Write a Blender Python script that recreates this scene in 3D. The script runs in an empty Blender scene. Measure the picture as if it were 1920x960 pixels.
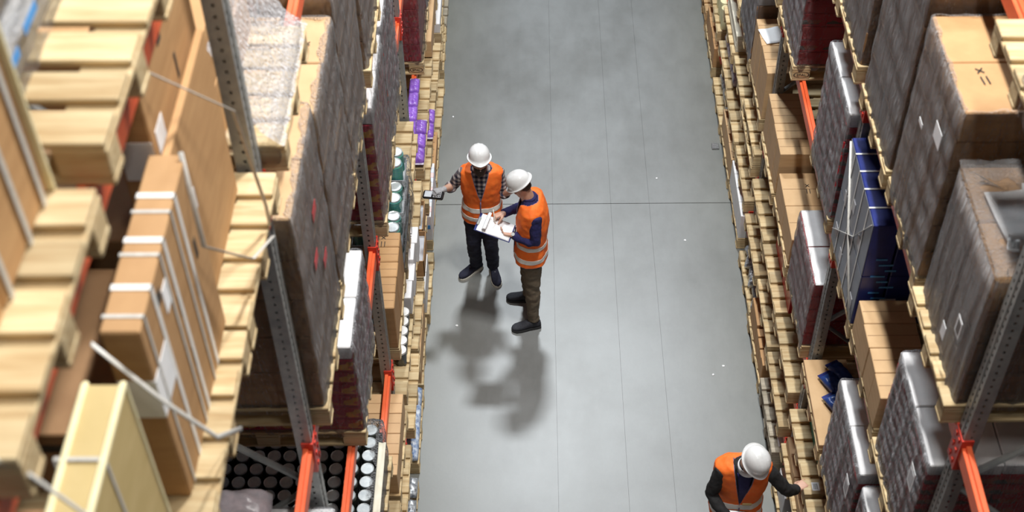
import bpy, bmesh, math, random
from mathutils import Vector, Matrix, noise
random.seed(7)
C = bpy.context.scene.collection
SC = bpy.context.scene
# ---------------- camera
F_PX, PITCH, YAW, ROLL, CAM_H = 2596.475, 0.80612876, 0.02221324, -0.02205135, 9.8
cp, sp = math.cos(PITCH), math.sin(PITCH)
cy, sy = math.cos(YAW), math.sin(YAW)
Rz = Matrix(((cy, -sy, 0), (sy, cy, 0), (0, 0, 1)))
fw = Rz @ Vector((0, cp, -sp)); rt = Rz @ Vector((1, 0, 0)); up = Rz @ Vector((0, sp, cp))
cr, sr = math.cos(ROLL), math.sin(ROLL)
r2 = cr * rt + sr * up; u2 = -sr * rt + cr * up
cam = bpy.data.objects.new('camera', bpy.data.cameras.new('camera')); C.objects.link(cam)
M4 = Matrix((r2, u2, -fw)).transposed().to_4x4(); M4.translation = Vector((0, 0, CAM_H))
cam.matrix_world = M4
cam.data.sensor_width = 36; cam.data.lens = F_PX / 1920 * 36
cam.data.dof.use_dof = True; cam.data.dof.focus_distance = 12.0; cam.data.dof.aperture_fstop = 2.2
cam.data.clip_end = 200
SC.camera = cam
# ---------------- world, lamps, exposure
W = bpy.data.worlds.new('world'); SC.world = W; W.use_nodes = True
W.node_tree.nodes['Background'].inputs[0].default_value = (.80, .90, 1.0, 1)
W.node_tree.nodes['Background'].inputs[1].default_value = .035
def area(name, loc, sx, sy_, power, col=(1, .97, .92), rot=(0, 0, 0)):
    l = bpy.data.lights.new(name, 'AREA'); l.shape = 'RECTANGLE'; l.size = sx; l.size_y = sy_; l.energy = power; l.color = col
    o = bpy.data.objects.new(name, l); C.objects.link(o); o.location = loc; o.rotation_euler = rot
    return o
area('aisle_lamp', (.25, 16.4, 12.2), 1.4, .7, 1250, col=(.90, .96, 1), rot=(-.5, 0, 0))
area('aisle_lamp', (1.1, 6.9, 12.4), .3, 1.5, 1000, col=(1, .985, .96))
area('aisle_lamp', (1.25, 3.4, 12.6), .22, 1.6, 280, col=(1, .97, .92))
area('aisle_lamp', (1.2, 0.5, 12.9), .22, 1.6, 90, col=(1, .97, .92))
SC.view_settings.view_transform = 'Standard'; SC.view_settings.look = 'None'
SC.view_settings.gamma = 1; SC.view_settings.use_curve_mapping = False
SC.view_settings.exposure = -0.12

# ---------------- materials
def mat(name):
    m = bpy.data.materials.new(name); m.use_nodes = True
    nt = m.node_tree; b = nt.nodes['Principled BSDF']
    return m, nt, b
def N(nt, t, **k):
    n = nt.nodes.new(t)
    for a, v in k.items():
        if hasattr(n, a): setattr(n, a, v)
    return n
def noise_mat(name, c1, c2, scale=(4, 4, 4), rough=.6, metal=0, bump=.1, nscale=5, detail=6, rand=.12, coat=0, coord='Object'):
    m, nt, b = mat(name); L = nt.links.new
    tc = N(nt, 'ShaderNodeTexCoord'); mp = N(nt, 'ShaderNodeMapping'); mp.inputs['Scale'].default_value = scale
    L(tc.outputs[coord], mp.inputs[0])
    oi = N(nt, 'ShaderNodeObjectInfo')
    ad = N(nt, 'ShaderNodeVectorMath'); ad.operation = 'ADD'
    sc = N(nt, 'ShaderNodeVectorMath'); sc.operation = 'SCALE'; sc.inputs['Scale'].default_value = 37.
    cx = N(nt, 'ShaderNodeCombineXYZ'); L(oi.outputs['Random'], cx.inputs[0]); L(oi.outputs['Random'], cx.inputs[1]); L(cx.outputs[0], sc.inputs[0])
    L(mp.outputs[0], ad.inputs[0]); L(sc.outputs[0], ad.inputs[1])
    no = N(nt, 'ShaderNodeTexNoise'); no.inputs['Scale'].default_value = nscale; no.inputs['Detail'].default_value = detail; no.inputs['Roughness'].default_value = .6
    L(ad.outputs[0], no.inputs['Vector'])
    rp = N(nt, 'ShaderNodeValToRGB'); rp.color_ramp.elements[0].color = (*c1, 1); rp.color_ramp.elements[1].color = (*c2, 1)
    rp.color_ramp.elements[0].position = .32; rp.color_ramp.elements[1].position = .68
    L(no.outputs['Fac'], rp.inputs[0])
    hs = N(nt, 'ShaderNodeHueSaturation')
    mr = N(nt, 'ShaderNodeMapRange'); mr.inputs[3].default_value = 1 - rand; mr.inputs[4].default_value = 1 + rand
    L(oi.outputs['Random'], mr.inputs[0]); L(mr.outputs[0], hs.inputs['Value']); L(rp.outputs[0], hs.inputs['Color'])
    L(hs.outputs[0], b.inputs['Base Color'])
    b.inputs['Roughness'].default_value = rough; b.inputs['Metallic'].default_value = metal
    b.inputs['Coat Weight'].default_value = coat; b.inputs['Coat Roughness'].default_value = .15
    if bump:
        bp = N(nt, 'ShaderNodeBump'); bp.inputs['Strength'].default_value = bump; bp.inputs['Distance'].default_value = .01
        L(no.outputs['Fac'], bp.inputs['Height']); L(bp.outputs[0], b.inputs['Normal'])
    return m
MT = {}
MT['wood'] = noise_mat('pallet_wood', (.42, .285, .135), (.62, .50, .295), (1.2, 14, 14), .75, nscale=2.2, rand=.22, bump=.25)
MT['wood_grey'] = noise_mat('weathered_wood', (.30, .26, .19), (.47, .42, .33), (1.2, 14, 14), .8, nscale=2.2, rand=.15, bump=.3)
MT['wood_red'] = noise_mat('darker_wood', (.42, .25, .11), (.62, .42, .22), (1.2, 14, 14), .8, nscale=2.2, rand=.15, bump=.3)
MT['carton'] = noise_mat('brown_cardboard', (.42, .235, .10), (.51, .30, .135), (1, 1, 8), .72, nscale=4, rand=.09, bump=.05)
MT['carton_pale'] = noise_mat('pale_cardboard', (.52, .335, .17), (.61, .41, .22), (1, 1, 8), .72, nscale=4, rand=.07, bump=.05)
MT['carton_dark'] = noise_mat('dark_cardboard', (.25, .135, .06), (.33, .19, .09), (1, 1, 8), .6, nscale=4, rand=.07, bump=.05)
MT['carton_yellow'] = noise_mat('yellowish_cardboard', (.50, .38, .16), (.58, .45, .21), (1, 1, 5), .7, nscale=4, rand=.05, bump=.05)
MT['foam'] = noise_mat('cream_edge_foam', (.80, .72, .42), (.88, .80, .52), (3, 3, 3), .7, rand=.02, bump=.05)
MT['white_board'] = noise_mat('white_board', (.70, .70, .71), (.79, .79, .79), (2, 2, 2), .5, rand=.04, bump=.03)
MT['grey_board'] = noise_mat('grey_board', (.42, .43, .46), (.52, .53, .56), (2, 2, 2), .5, rand=.06, bump=.03)
MT['steel'] = noise_mat('galvanised_steel', (.23, .245, .25), (.38, .39, .375), (3, 3, 3), .42, metal=.25, nscale=3, rand=.05, bump=.06)
MT['orange_paint'] = noise_mat('orange_paint', (.80, .115, .035), (.90, .17, .06), (2, 1, 2), .42, nscale=6, rand=.03, bump=.05)
MT['red_paint'] = noise_mat('red_paint', (.58, .035, .02), (.68, .06, .03), (2, 2, 2), .42, nscale=6, rand=.03, bump=.05)
MT['paper'] = noise_mat('paper', (.80, .82, .84), (.88, .89, .90), (2, 2, 2), .7, rand=.02, bump=.03)
MT['strap'] = noise_mat('grey_strap', (.48, .47, .44), (.60, .59, .55), (9, 9, 9), .45, rand=.02, bump=.02)
MT['strap_white'] = noise_mat('white_strap', (.75, .75, .72), (.85, .85, .83), (9, 9, 9), .4, rand=.02, bump=.02)
MT['blue_board'] = noise_mat('deep_blue_board', (.012, .02, .13), (.02, .035, .20), (2, 2, 2), .35, rand=.1, bump=.03)
MT['slate_board'] = noise_mat('slate_grey_board', (.09, .10, .14), (.15, .165, .21), (2, 2, 2), .35, rand=.1, bump=.03)
MT['green_board'] = noise_mat('dark_green_board', (.0, .14, .11), (.01, .20, .16), (2, 2, 2), .4, rand=.05, bump=.03)
MT['red_board'] = noise_mat('red_board', (.40, .015, .02), (.52, .03, .035), (2, 2, 2), .35, rand=.1, bump=.03)
MT['ink'] = noise_mat('black_ink', (.03, .025, .02), (.06, .05, .04), rough=.8, rand=0, bump=0)
MT['ink_blue'] = noise_mat('blue_ink', (.05, .25, .62), (.08, .32, .7), rough=.7, rand=0, bump=0)
MT['white_helmet'] = noise_mat('white_helmet', (.80, .81, .81), (.84, .85, .85), rough=.28, rand=0, bump=0, coat=.4)
MT['vest'] = noise_mat('orange_vest', (1.0, .160, .015), (1.0, .215, .028), (3, 3, 3), .75, nscale=9, rand=.02, bump=.25)
MT['reflect'] = noise_mat('reflective_tape', (.74, .74, .70), (.84, .84, .80), (3, 3, 3), .4, rand=0, bump=.05)
MT['piping'] = noise_mat('violet_grey_piping', (.17, .14, .22), (.22, .18, .28), rough=.7, rand=0, bump=0)
MT['navy'] = noise_mat('navy_knit', (.012, .012, .075), (.022, .022, .11), (6, 6, 6), .85, nscale=9, rand=0, bump=.3)
MT['navy_dark'] = noise_mat('dark_navy_cloth', (.010, .011, .026), (.017, .018, .042), (5, 5, 5), .85, nscale=9, rand=0, bump=.3)
MT['black_cloth'] = noise_mat('black_cloth', (.010, .010, .011), (.018, .018, .019), (5, 5, 5), .85, nscale=9, rand=0, bump=.3)
MT['olive'] = noise_mat('olive_brown_twill', (.115, .09, .06), (.16, .128, .088), (5, 5, 5), .85, nscale=7, rand=0, bump=.35)
MT['shoe_dark'] = noise_mat('dark_suede', (.022, .024, .032), (.04, .043, .054), (6, 6, 6), .8, nscale=9, rand=0, bump=.3)
MT['sole_white'] = noise_mat('off_white_rubber', (.72, .70, .62), (.80, .78, .70), rough=.6, rand=0, bump=.05)
MT['rubber'] = noise_mat('black_rubber', (.015, .015, .017), (.03, .03, .032), rough=.55, rand=0, bump=.05)
MT['skin'] = noise_mat('skin', (.56, .32, .225), (.64, .385, .28), (6, 6, 6), .5, nscale=4, rand=0, bump=.08)
MT['hair'] = noise_mat('dark_hair', (.02, .012, .008), (.045, .028, .018), (40, 40, 8), .6, nscale=6, rand=0, bump=.6)
MT['glove'] = noise_mat('grey_glove', (.26, .26, .27), (.38, .38, .39), (9, 9, 9), .8, rand=0, bump=.2)
MT['plastic_black'] = noise_mat('black_plastic', (.012, .012, .013), (.022, .022, .024), rough=.35, rand=0, bump=.02)
MT['screen'] = noise_mat('pale_screen', (.55, .60, .66), (.66, .70, .74), rough=.2, rand=0, bump=0)
MT['lid'] = noise_mat('metal_lid', (.50, .55, .58), (.70, .74, .75), rough=.3, metal=.25, rand=.1, bump=.05)
MT['lid_white'] = noise_mat('white_lid', (.76, .77, .74), (.86, .86, .84), rough=.4, rand=.05, bump=.03)
MT['jar_blue'] = noise_mat('blue_green_label', (.05, .22, .30), (.12, .38, .22), (3, 3, 9), .35, nscale=9, rand=.1, bump=0)
MT['jar_dark'] = noise_mat('dark_jar', (.012, .014, .013), (.05, .055, .045), rough=.18, rand=.1, bump=0, coat=.5)
MT['purple'] = noise_mat('purple_foil', (.20, .07, .48), (.34, .18, .62), (5, 5, 5), .3, rand=.12, bump=.3)
MT['lilac'] = noise_mat('lilac_foil', (.20, .16, .26), (.62, .55, .62), (9, 9, 9), .3, rand=.12, bump=.3)
MT['foil'] = noise_mat('silvery_foil', (.12, .14, .17), (.70, .73, .75), (7, 7, 7), .25, metal=.3, rand=.15, bump=.5, nscale=4)
MT['blue_bag'] = noise_mat('blue_white_bag', (.07, .16, .36), (.70, .76, .82), (6, 6, 6), .3, rand=.15, bump=.4, nscale=4)
MT['bag_film'] = noise_mat('pinkish_plastic', (.45, .42, .46), (.72, .62, .66), (3, 3, 3), .25, rand=.1, bump=.5, nscale=4)
MT['cream'] = noise_mat('cream_board', (.66, .62, .48), (.76, .72, .60), (2, 2, 2), .6, rand=.06, bump=.05)
MT['yellow_cream'] = noise_mat('pale_yellow_plastic', (.72, .70, .40), (.82, .80, .52), (2, 2, 2), .5, rand=.05, bump=.05)
MT['pink'] = noise_mat('pale_pink_board', (.80, .56, .56), (.86, .64, .63), (2, 2, 2), .5, rand=.03, bump=.02)
MT['pale_blue'] = noise_mat('pale_blue_board', (.66, .72, .86), (.74, .79, .90), (2, 2, 2), .5, rand=.03, bump=.02)

def film_mat(name, haze, streak=(7, 7, .9), tint=(.80, .80, .82), ior=1.3):
    m, nt, b = mat(name); L = nt.links.new
    tc = N(nt, 'ShaderNodeTexCoord'); mp = N(nt, 'ShaderNodeMapping'); mp.inputs['Scale'].default_value = streak
    mp.inputs['Rotation'].default_value = (.12, .1, 0)
    L(tc.outputs['Object'], mp.inputs[0])
    no = N(nt, 'ShaderNodeTexNoise'); no.inputs['Scale'].default_value = 4; no.inputs['Detail'].default_value = 5; no.inputs['Roughness'].default_value = .65
    L(mp.outputs[0], no.inputs['Vector'])
    mr = N(nt, 'ShaderNodeMapRange'); mr.inputs[1].default_value = .3; mr.inputs[2].default_value = .75
    mr.inputs[3].default_value = haze * .35; mr.inputs[4].default_value = min(1, haze * 1.75)
    L(no.outputs['Fac'], mr.inputs[0])
    fr = N(nt, 'ShaderNodeFresnel'); fr.inputs[0].default_value = ior
    mx = N(nt, 'ShaderNodeMath'); mx.operation = 'MAXIMUM'; L(mr.outputs[0], mx.inputs[0]); L(fr.outputs[0], mx.inputs[1])
    bp = N(nt, 'ShaderNodeBump'); bp.inputs['Strength'].default_value = .9; bp.inputs['Distance'].default_value = .04
    n2 = N(nt, 'ShaderNodeTexNoise'); n2.inputs['Scale'].default_value = 9; n2.inputs['Detail'].default_value = 3; L(mp.outputs[0], n2.inputs['Vector'])
    L(n2.outputs['Fac'], bp.inputs['Height']); L(bp.outputs[0], b.inputs['Normal']); L(bp.outputs[0], fr.inputs['Normal'])
    b.inputs['Base Color'].default_value = (*tint, 1); b.inputs['Roughness'].default_value = .16
    tr = N(nt, 'ShaderNodeBsdfTransparent'); ms = N(nt, 'ShaderNodeMixShader')
    out = nt.nodes['Material Output']
    L(mx.outputs[0], ms.inputs[0]); L(tr.outputs[0], ms.inputs[1]); L(b.outputs[0], ms.inputs[2]); L(ms.outputs[0], out.inputs[0])
    return m
MT['film'] = film_mat('clear_stretch_film', .30, (17, 17, .6), (.82, .82, .84))
MT['film_low_haze'] = film_mat('low_haze_stretch_film', .08, (9, 9, 2), (.72, .72, .74), 1.16)  # also for flanks and lids, without the aisle face's painted lamplight
MT['film_crinkle'] = film_mat('crinkled_stretch_film', .045, (16, 22, 9), (.80, .80, .80), 1.14)
MT['film_grey'] = film_mat('hazy_stretch_film', .42, (13, 13, .45), (.72, .73, .77))

def print_mat(name, base, alt, dark, band=7.):
    """printed cartons: coloured ground with blotchy pictures in a band"""
    m, nt, b = mat(name); L = nt.links.new
    tc = N(nt, 'ShaderNodeTexCoord'); mp = N(nt, 'ShaderNodeMapping'); mp.inputs['Scale'].default_value = (15, 15, 22)
    L(tc.outputs['Object'], mp.inputs[0])
    vo = N(nt, 'ShaderNodeTexVoronoi'); vo.inputs['Scale'].default_value = 1.2; L(mp.outputs[0], vo.inputs['Vector'])
    se = N(nt, 'ShaderNodeSeparateColor'); L(vo.outputs['Color'], se.inputs[0])
    sx = N(nt, 'ShaderNodeSeparateXYZ'); L(tc.outputs['Object'], sx.inputs[0])
    ab = N(nt, 'ShaderNodeMath'); ab.operation = 'ABSOLUTE'; L(sx.outputs[2], ab.inputs[0])
    lt = N(nt, 'ShaderNodeMath'); lt.operation = 'LESS_THAN'; lt.inputs[1].default_value = .036; L(ab.outputs[0], lt.inputs[0])
    rp = N(nt, 'ShaderNodeValToRGB'); rp.color_ramp.interpolation = 'CONSTANT'
    e = rp.color_ramp.elements; e[0].color = (*base, 1); e[1].color = (*alt, 1); e[1].position = .45
    e2 = e.new(.72); e2.color = (*dark, 1)
    L(se.outputs[0], rp.inputs[0])
    mix = N(nt, 'ShaderNodeMix'); mix.data_type = 'RGBA'; mix.inputs[6].default_value = (*base, 1)
    L(lt.outputs[0], mix.inputs[0]); L(rp.outputs[0], mix.inputs[7])
    L(mix.outputs[2], b.inputs['Base Color']); b.inputs['Roughness'].default_value = .35
    return m
MT['red_print'] = print_mat('red_printed_board', (.50, .02, .03), (.40, .10, .05), (.10, .07, .05))
MT['redyel_print'] = print_mat('red_yellow_printed_board', (.50, .015, .05), (.75, .38, .05), (.55, .10, .05))
MT['bluyel_print'] = print_mat('blue_yellow_printed_film', (.02, .06, .25), (.75, .62, .03), (.7, .7, .72))

def floor_mat():
    m, nt, b = mat('power_floated_concrete'); L = nt.links.new
    tc = N(nt, 'ShaderNodeTexCoord')
    n1 = N(nt, 'ShaderNodeTexNoise'); n1.inputs['Scale'].default_value = .7; n1.inputs['Detail'].default_value = 8; n1.inputs['Roughness'].default_value = .62
    L(tc.outputs['Object'], n1.inputs['Vector'])
    mp = N(nt, 'ShaderNodeMapping'); mp.inputs['Scale'].default_value = (3.2, 1.3, 1); L(tc.outputs['Object'], mp.inputs[0])
    n2 = N(nt, 'ShaderNodeTexNoise'); n2.inputs['Scale'].default_value = 1.6; n2.inputs['Detail'].default_value = 7; n2.inputs['Roughness'].default_value = .7
    L(mp.outputs[0], n2.inputs['Vector'])
    n3 = N(nt, 'ShaderNodeTexNoise'); n3.inputs['Scale'].default_value = 38; n3.inputs['Detail'].default_value = 3
    L(tc.outputs['Object'], n3.inputs['Vector'])
    r1 = N(nt, 'ShaderNodeValToRGB'); r1.color_ramp.elements[0].color = (.19, .198, .194, 1); r1.color_ramp.elements[1].color = (.275, .291, .295, 1)
    r1.color_ramp.elements[0].position = .3; r1.color_ramp.elements[1].position = .62
    L(n1.outputs['Fac'], r1.inputs[0])
    r2_ = N(nt, 'ShaderNodeValToRGB'); r2_.color_ramp.elements[0].color = (.90, .90, .89, 1); r2_.color_ramp.elements[1].color = (1.03, 1.03, 1.03, 1)
    r2_.color_ramp.elements[0].position = .35; r2_.color_ramp.elements[1].position = .6
    L(n2.outputs['Fac'], r2_.inputs[0])
    mu = N(nt, 'ShaderNodeMix'); mu.data_type = 'RGBA'; mu.blend_type = 'MULTIPLY'; mu.inputs[0].default_value = .8
    L(r1.outputs[0], mu.inputs[6]); L(r2_.outputs[0], mu.inputs[7])
    # worn dusty strips beside the racks
    mu2 = N(nt, 'ShaderNodeMix'); mu2.data_type = 'RGBA'; mu2.blend_type = 'MULTIPLY'
    sx = N(nt, 'ShaderNodeSeparateXYZ'); L(tc.outputs['Object'], sx.inputs[0])
    sub = N(nt, 'ShaderNodeMath'); sub.operation = 'SUBTRACT'; sub.inputs[1].default_value = .55; L(sx.outputs[0], sub.inputs[0])
    ab = N(nt, 'ShaderNodeMath'); ab.operation = 'ABSOLUTE'; L(sub.outputs[0], ab.inputs[0])
    ad = N(nt, 'ShaderNodeMath'); ad.operation = 'MULTIPLY_ADD'; ad.inputs[1].default_value = .9; ad.inputs[2].default_value = 0
    L(n1.outputs['Fac'], ad.inputs[0]); ad2 = N(nt, 'ShaderNodeMath'); ad2.operation = 'ADD'; L(ab.outputs[0], ad2.inputs[0]); L(ad.outputs[0], ad2.inputs[1])
    mr = N(nt, 'ShaderNodeMapRange'); mr.inputs[1].default_value = 1.2; mr.inputs[2].default_value = 2.1; L(ad2.outputs[0], mr.inputs[0])
    L(mr.outputs[0], mu2.inputs[0]); L(mu.outputs[2], mu2.inputs[6]); mu2.inputs[7].default_value = (.66, .64, .57, 1)
    L(mu2.outputs[2], b.inputs['Base Color'])
    rr = N(nt, 'ShaderNodeMapRange'); rr.inputs[3].default_value = .34; rr.inputs[4].default_value = .50; b.inputs['Coat Weight'].default_value = .5; b.inputs['Coat Roughness'].default_value = .38; L(n2.outputs['Fac'], rr.inputs[0])
    L(rr.outputs[0], b.inputs['Roughness'])
    bp = N(nt, 'ShaderNodeBump'); bp.inputs['Strength'].default_value = .08; bp.inputs['Distance'].default_value = .004
    L(n3.outputs['Fac'], bp.inputs['Height']); L(bp.outputs[0], b.inputs['Normal'])
    return m
MT['floor'] = floor_mat()

def plaid_mat():
    m, nt, b = mat('checked_flannel'); L = nt.links.new
    tc = N(nt, 'ShaderNodeTexCoord'); sx = N(nt, 'ShaderNodeSeparateXYZ'); L(tc.outputs['Object'], sx.inputs[0])
    outs = []
    for ax, ph in ((0, 0.), (2, .4)):
        a = N(nt, 'ShaderNodeMath'); a.operation = 'MULTIPLY'; a.inputs[1].default_value = 22; L(sx.outputs[ax], a.inputs[0])
        f = N(nt, 'ShaderNodeMath'); f.operation = 'FRACT'; L(a.outputs[0], f.inputs[0])
        g = N(nt, 'ShaderNodeMath'); g.operation = 'GREATER_THAN'; g.inputs[1].default_value = .5; L(f.outputs[0], g.inputs[0]); outs.append(g)
    s = N(nt, 'ShaderNodeMath'); s.operation = 'ADD'; L(outs[0].outputs[0], s.inputs[0]); L(outs[1].outputs[0], s.inputs[1])
    h = N(nt, 'ShaderNodeMath'); h.operation = 'MULTIPLY'; h.inputs[1].default_value = .5; L(s.outputs[0], h.inputs[0])
    rp = N(nt, 'ShaderNodeValToRGB'); rp.color_ramp.interpolation = 'CONSTANT'; e = rp.color_ramp.elements
    e[0].color = (.015, .02, .05, 1); e[1].color = (.15, .13, .14, 1); e[1].position = .3; x = e.new(.8); x.color = (.50, .46, .46, 1)
    L(h.outputs[0], rp.inputs[0]); L(rp.outputs[0], b.inputs['Base Color']); b.inputs['Roughness'].default_value = .9
    return m
MT['plaid'] = plaid_mat()

# ---------------- object helpers
def link(o, parent=None, loc=None, rot=None):
    C.objects.link(o)
    if parent: o.parent = parent
    if loc is not None: o.location = loc
    if rot is not None: o.rotation_euler = rot
    return o
def tag(o, label=None, cat=None, group=None, kind=None):
    if label: o['label'] = label
    if cat: o['category'] = cat
    if group: o['group'] = group
    if kind: o['kind'] = kind
    return o
def empty(name, loc, label=None, cat=None, group=None, rz=0):
    o = bpy.data.objects.new(name, None); o.empty_display_size = .1
    link(o, None, loc, (0, 0, rz)); return tag(o, label, cat, group)
def mesh_obj(name, bm, m, parent=None, loc=None, rot=None, smooth=False):
    me = bpy.data.meshes.new(name); bm.to_mesh(me); bm.free()
    if smooth:
        for p in me.polygons: p.use_smooth = True
    if isinstance(m, (list, tuple)):
        for k in m: me.materials.append(MT[k])
    elif m: me.materials.append(MT[m])
    return link(bpy.data.objects.new(name, me), parent, loc, rot)
def add_box(bm, x0, x1, y0, y1, z0, z1, mi=0):
    vs = [bm.verts.new(p) for p in ((x0, y0, z0), (x1, y0, z0), (x1, y1, z0), (x0, y1, z0), (x0, y0, z1), (x1, y0, z1), (x1, y1, z1), (x0, y1, z1))]
    for f in ((3, 2, 1, 0), (4, 5, 6, 7), (0, 1, 5, 4), (1, 2, 6, 5), (2, 3, 7, 6), (3, 0, 4, 7)):
        bm.faces.new([vs[i] for i in f]).material_index = mi
    return vs
_cache = {}
def box_mesh(sx, sy_, sz, m, bev=.003, name='box'):
    key = ('b', round(sx, 3), round(sy_, 3), round(sz, 3), m, bev, name)
    if key not in _cache:
        bm = bmesh.new(); add_box(bm, -sx / 2, sx / 2, -sy_ / 2, sy_ / 2, -sz / 2, sz / 2)
        if bev: bmesh.ops.bevel(bm, geom=bm.edges[:], offset=min(bev, .3 * min(sx, sy_, sz)), segments=1, affect='EDGES', profile=.5)
        me = bpy.data.meshes.new(name); bm.to_mesh(me); bm.free(); me.materials.append(MT[m]); _cache[key] = me
    return _cache[key]
def box(name, c, s, m, parent=None, bev=.003, rot=None):
    return link(bpy.data.objects.new(name, box_mesh(s[0], s[1], s[2], m, bev, name)), parent, c, rot)
def cyl_bm(bm, c, r, h, seg=20, axis='z', r2_=None, bev=0):
    M = Matrix.Translation(c)
    if axis == 'x': M = M @ Matrix.Rotation(math.pi / 2, 4, 'Y')
    if axis == 'y': M = M @ Matrix.Rotation(math.pi / 2, 4, 'X')
    bmesh.ops.create_cone(bm, cap_ends=True, segments=seg, radius1=r, radius2=r if r2_ is None else r2_, depth=h, matrix=M)
def tube(bm, pts, rad, seg=10, close=True):
    """tapered tube through pts; rad = list of r or (a,b)"""
    pts = [Vector(p) for p in pts]; rings = []; prev = None
    for i, p in enumerate(pts):
        d = (pts[min(i + 1, len(pts) - 1)] - pts[max(i - 1, 0)]).normalized()
        if prev is None:
            ref = Vector((0, 0, 1)) if abs(d.z) < .9 else Vector((0, 1, 0))
            a = d.cross(ref).normalized()
        else:
            a = (prev - d * prev.dot(d)).normalized()
        prev = a; b = d.cross(a)
        r = rad[i] if isinstance(rad, (list, tuple)) else rad
        ra, rb = r if isinstance(r, (list, tuple)) else (r, r)
        rings.append([bm.verts.new(p + a * ra * math.cos(2 * math.pi * k / seg) + b * rb * math.sin(2 * math.pi * k / seg)) for k in range(seg)])
    for i in range(len(rings) - 1):
        for k in range(seg):
            bm.faces.new((rings[i][k], rings[i][(k + 1) % seg], rings[i + 1][(k + 1) % seg], rings[i + 1][k]))
    if close:
        bm.faces.new(rings[0][::-1]); bm.faces.new(rings[-1])
    return rings
# ---------------- floor
JOINT_Y = 10.13
flo = mesh_obj('floor', (lambda b: (add_box(b, -9, 10, -4, 30, -.3, -.05), b)[1])(bmesh.new()), 'floor'); flo['kind'] = 'structure'
for y0, y1 in ((-4, JOINT_Y - .004), (JOINT_Y + .004, 30)):
    for x0, x1 in ((-9, .1993), (.2007, .7893), (.7907, 1.1793), (1.1807, 10)):
        bm = bmesh.new(); add_box(bm, x0, x1, y0, y1, -.05, 0); mesh_obj('floor_slab', bm, 'floor', flo)
# specks of litter on the slab
for i, (x, y) in enumerate(((-.74, 10.62), (1.28, 10.5), (1.5, 9.6), (-.72, 8.5), (1.72, 8.0), (1.62, 7.9), (-.86, 11.5))):
    bm = bmesh.new(); bmesh.ops.create_icosphere(bm, subdivisions=1, radius=.012)
    for v in bm.verts: v.co.z *= .25; v.co += Vector((random.uniform(-.003, .003), random.uniform(-.003, .003), 0))
    o = mesh_obj('paper_scrap', bm, 'paper', None, (x, y, .003))
    tag(o, ('white scrap on the floor nearest the handheld scanner', 'white scrap on the floor beside the far right pallets', 'white scrap on the floor just right of the joint line', 'white scrap on the floor beside the left pallets near the feet', 'upper of two white scraps on the floor at right', 'lower of two white scraps on the floor at right', 'farthest white scrap by the left pallets')[i], 'scrap')

# ---------------- rack geometry
EDGE = {'L': 1.02, 'R': 2.03}; POST = {'L': 1.10, 'R': 2.10}; SG = {'L': -1, 'R': 1}
LV = {'F': 0.0, 'A': .50, 'B': .95, 1: 1.52, 2: 2.88, 3: 4.22, 4: 5.95, 5: 7.36}
EDGE_LV = {'F': -.045, 'A': -.03, 'B': -.01, 1: 0, 2: 0, 3: 0, 4: 0, 5: .02}
BAY, Y0 = 2.65, 4.10
def slot_y(b, k): return Y0 + BAY * (b - 1) + (.08, .93, 1.77)[k]
PALH = .144
SIDE = {'L': 'left', 'R': 'right'}

def sheet_with_holes(bm, O, U, V, w, h, cols, hr, pitch):
    O, U, V = Vector(O), Vector(U), Vector(V)
    us = [0]; hole_u = set()
    for c in cols: us += [c - hr, c + hr]; hole_u.add(round(c - hr, 5))
    us.append(w); n = int(h / pitch); vs = [0]
    for i in range(n): vs += [i * pitch + pitch / 2 - hr * 1.3, i * pitch + pitch / 2 + hr * 1.3]
    vs.append(h)
    # long strips without holes are single quads
    for a in range(len(us) - 1):
        hole = round(us[a], 5) in hole_u
        if not hole:
            q = [O + U * us[a], O + U * us[a + 1], O + U * us[a + 1] + V * h, O + U * us[a] + V * h]
            bm.faces.new([bm.verts.new(p) for p in q]); continue
        for i in range(0, len(vs) - 1, 2):
            q = [O + U * us[a] + V * vs[i], O + U * us[a + 1] + V * vs[i], O + U * us[a + 1] + V * vs[i + 1], O + U * us[a] + V * vs[i + 1]]
            bm.faces.new([bm.verts.new(p) for p in q])
POSTH = 8.6
def post_mesh(s):
    bm = bmesh.new(); w = .10; d = .075
    # folded channel: stepped front with perforated strips, two perforated flanks, open towards the rack
    sheet_with_holes(bm, (0, -w / 2, 0), (0, 1, 0), (0, 0, 1), w, POSTH, (.026, .074), .006, .05)
    for k in (-1, 1):
        sheet_with_holes(bm, (0, k * w / 2, 0), (s, 0, 0), (0, 0, 1), d, POSTH, (.036,), .006, .05)
        add_box(bm, *sorted((s * d, s * (d + .002))), *sorted((k * w / 2, k * (w / 2 - .02))), 0, POSTH)
    # centre rib pressed in the front and a dark liner seen through the holes
    add_box(bm, *sorted((-s * .004, s * .001)), -.010, .010, 0, POSTH)
    add_box(bm, *sorted((-s * .030, s * .110)), -.07, .07, 0, .012)
    return bm
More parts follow.
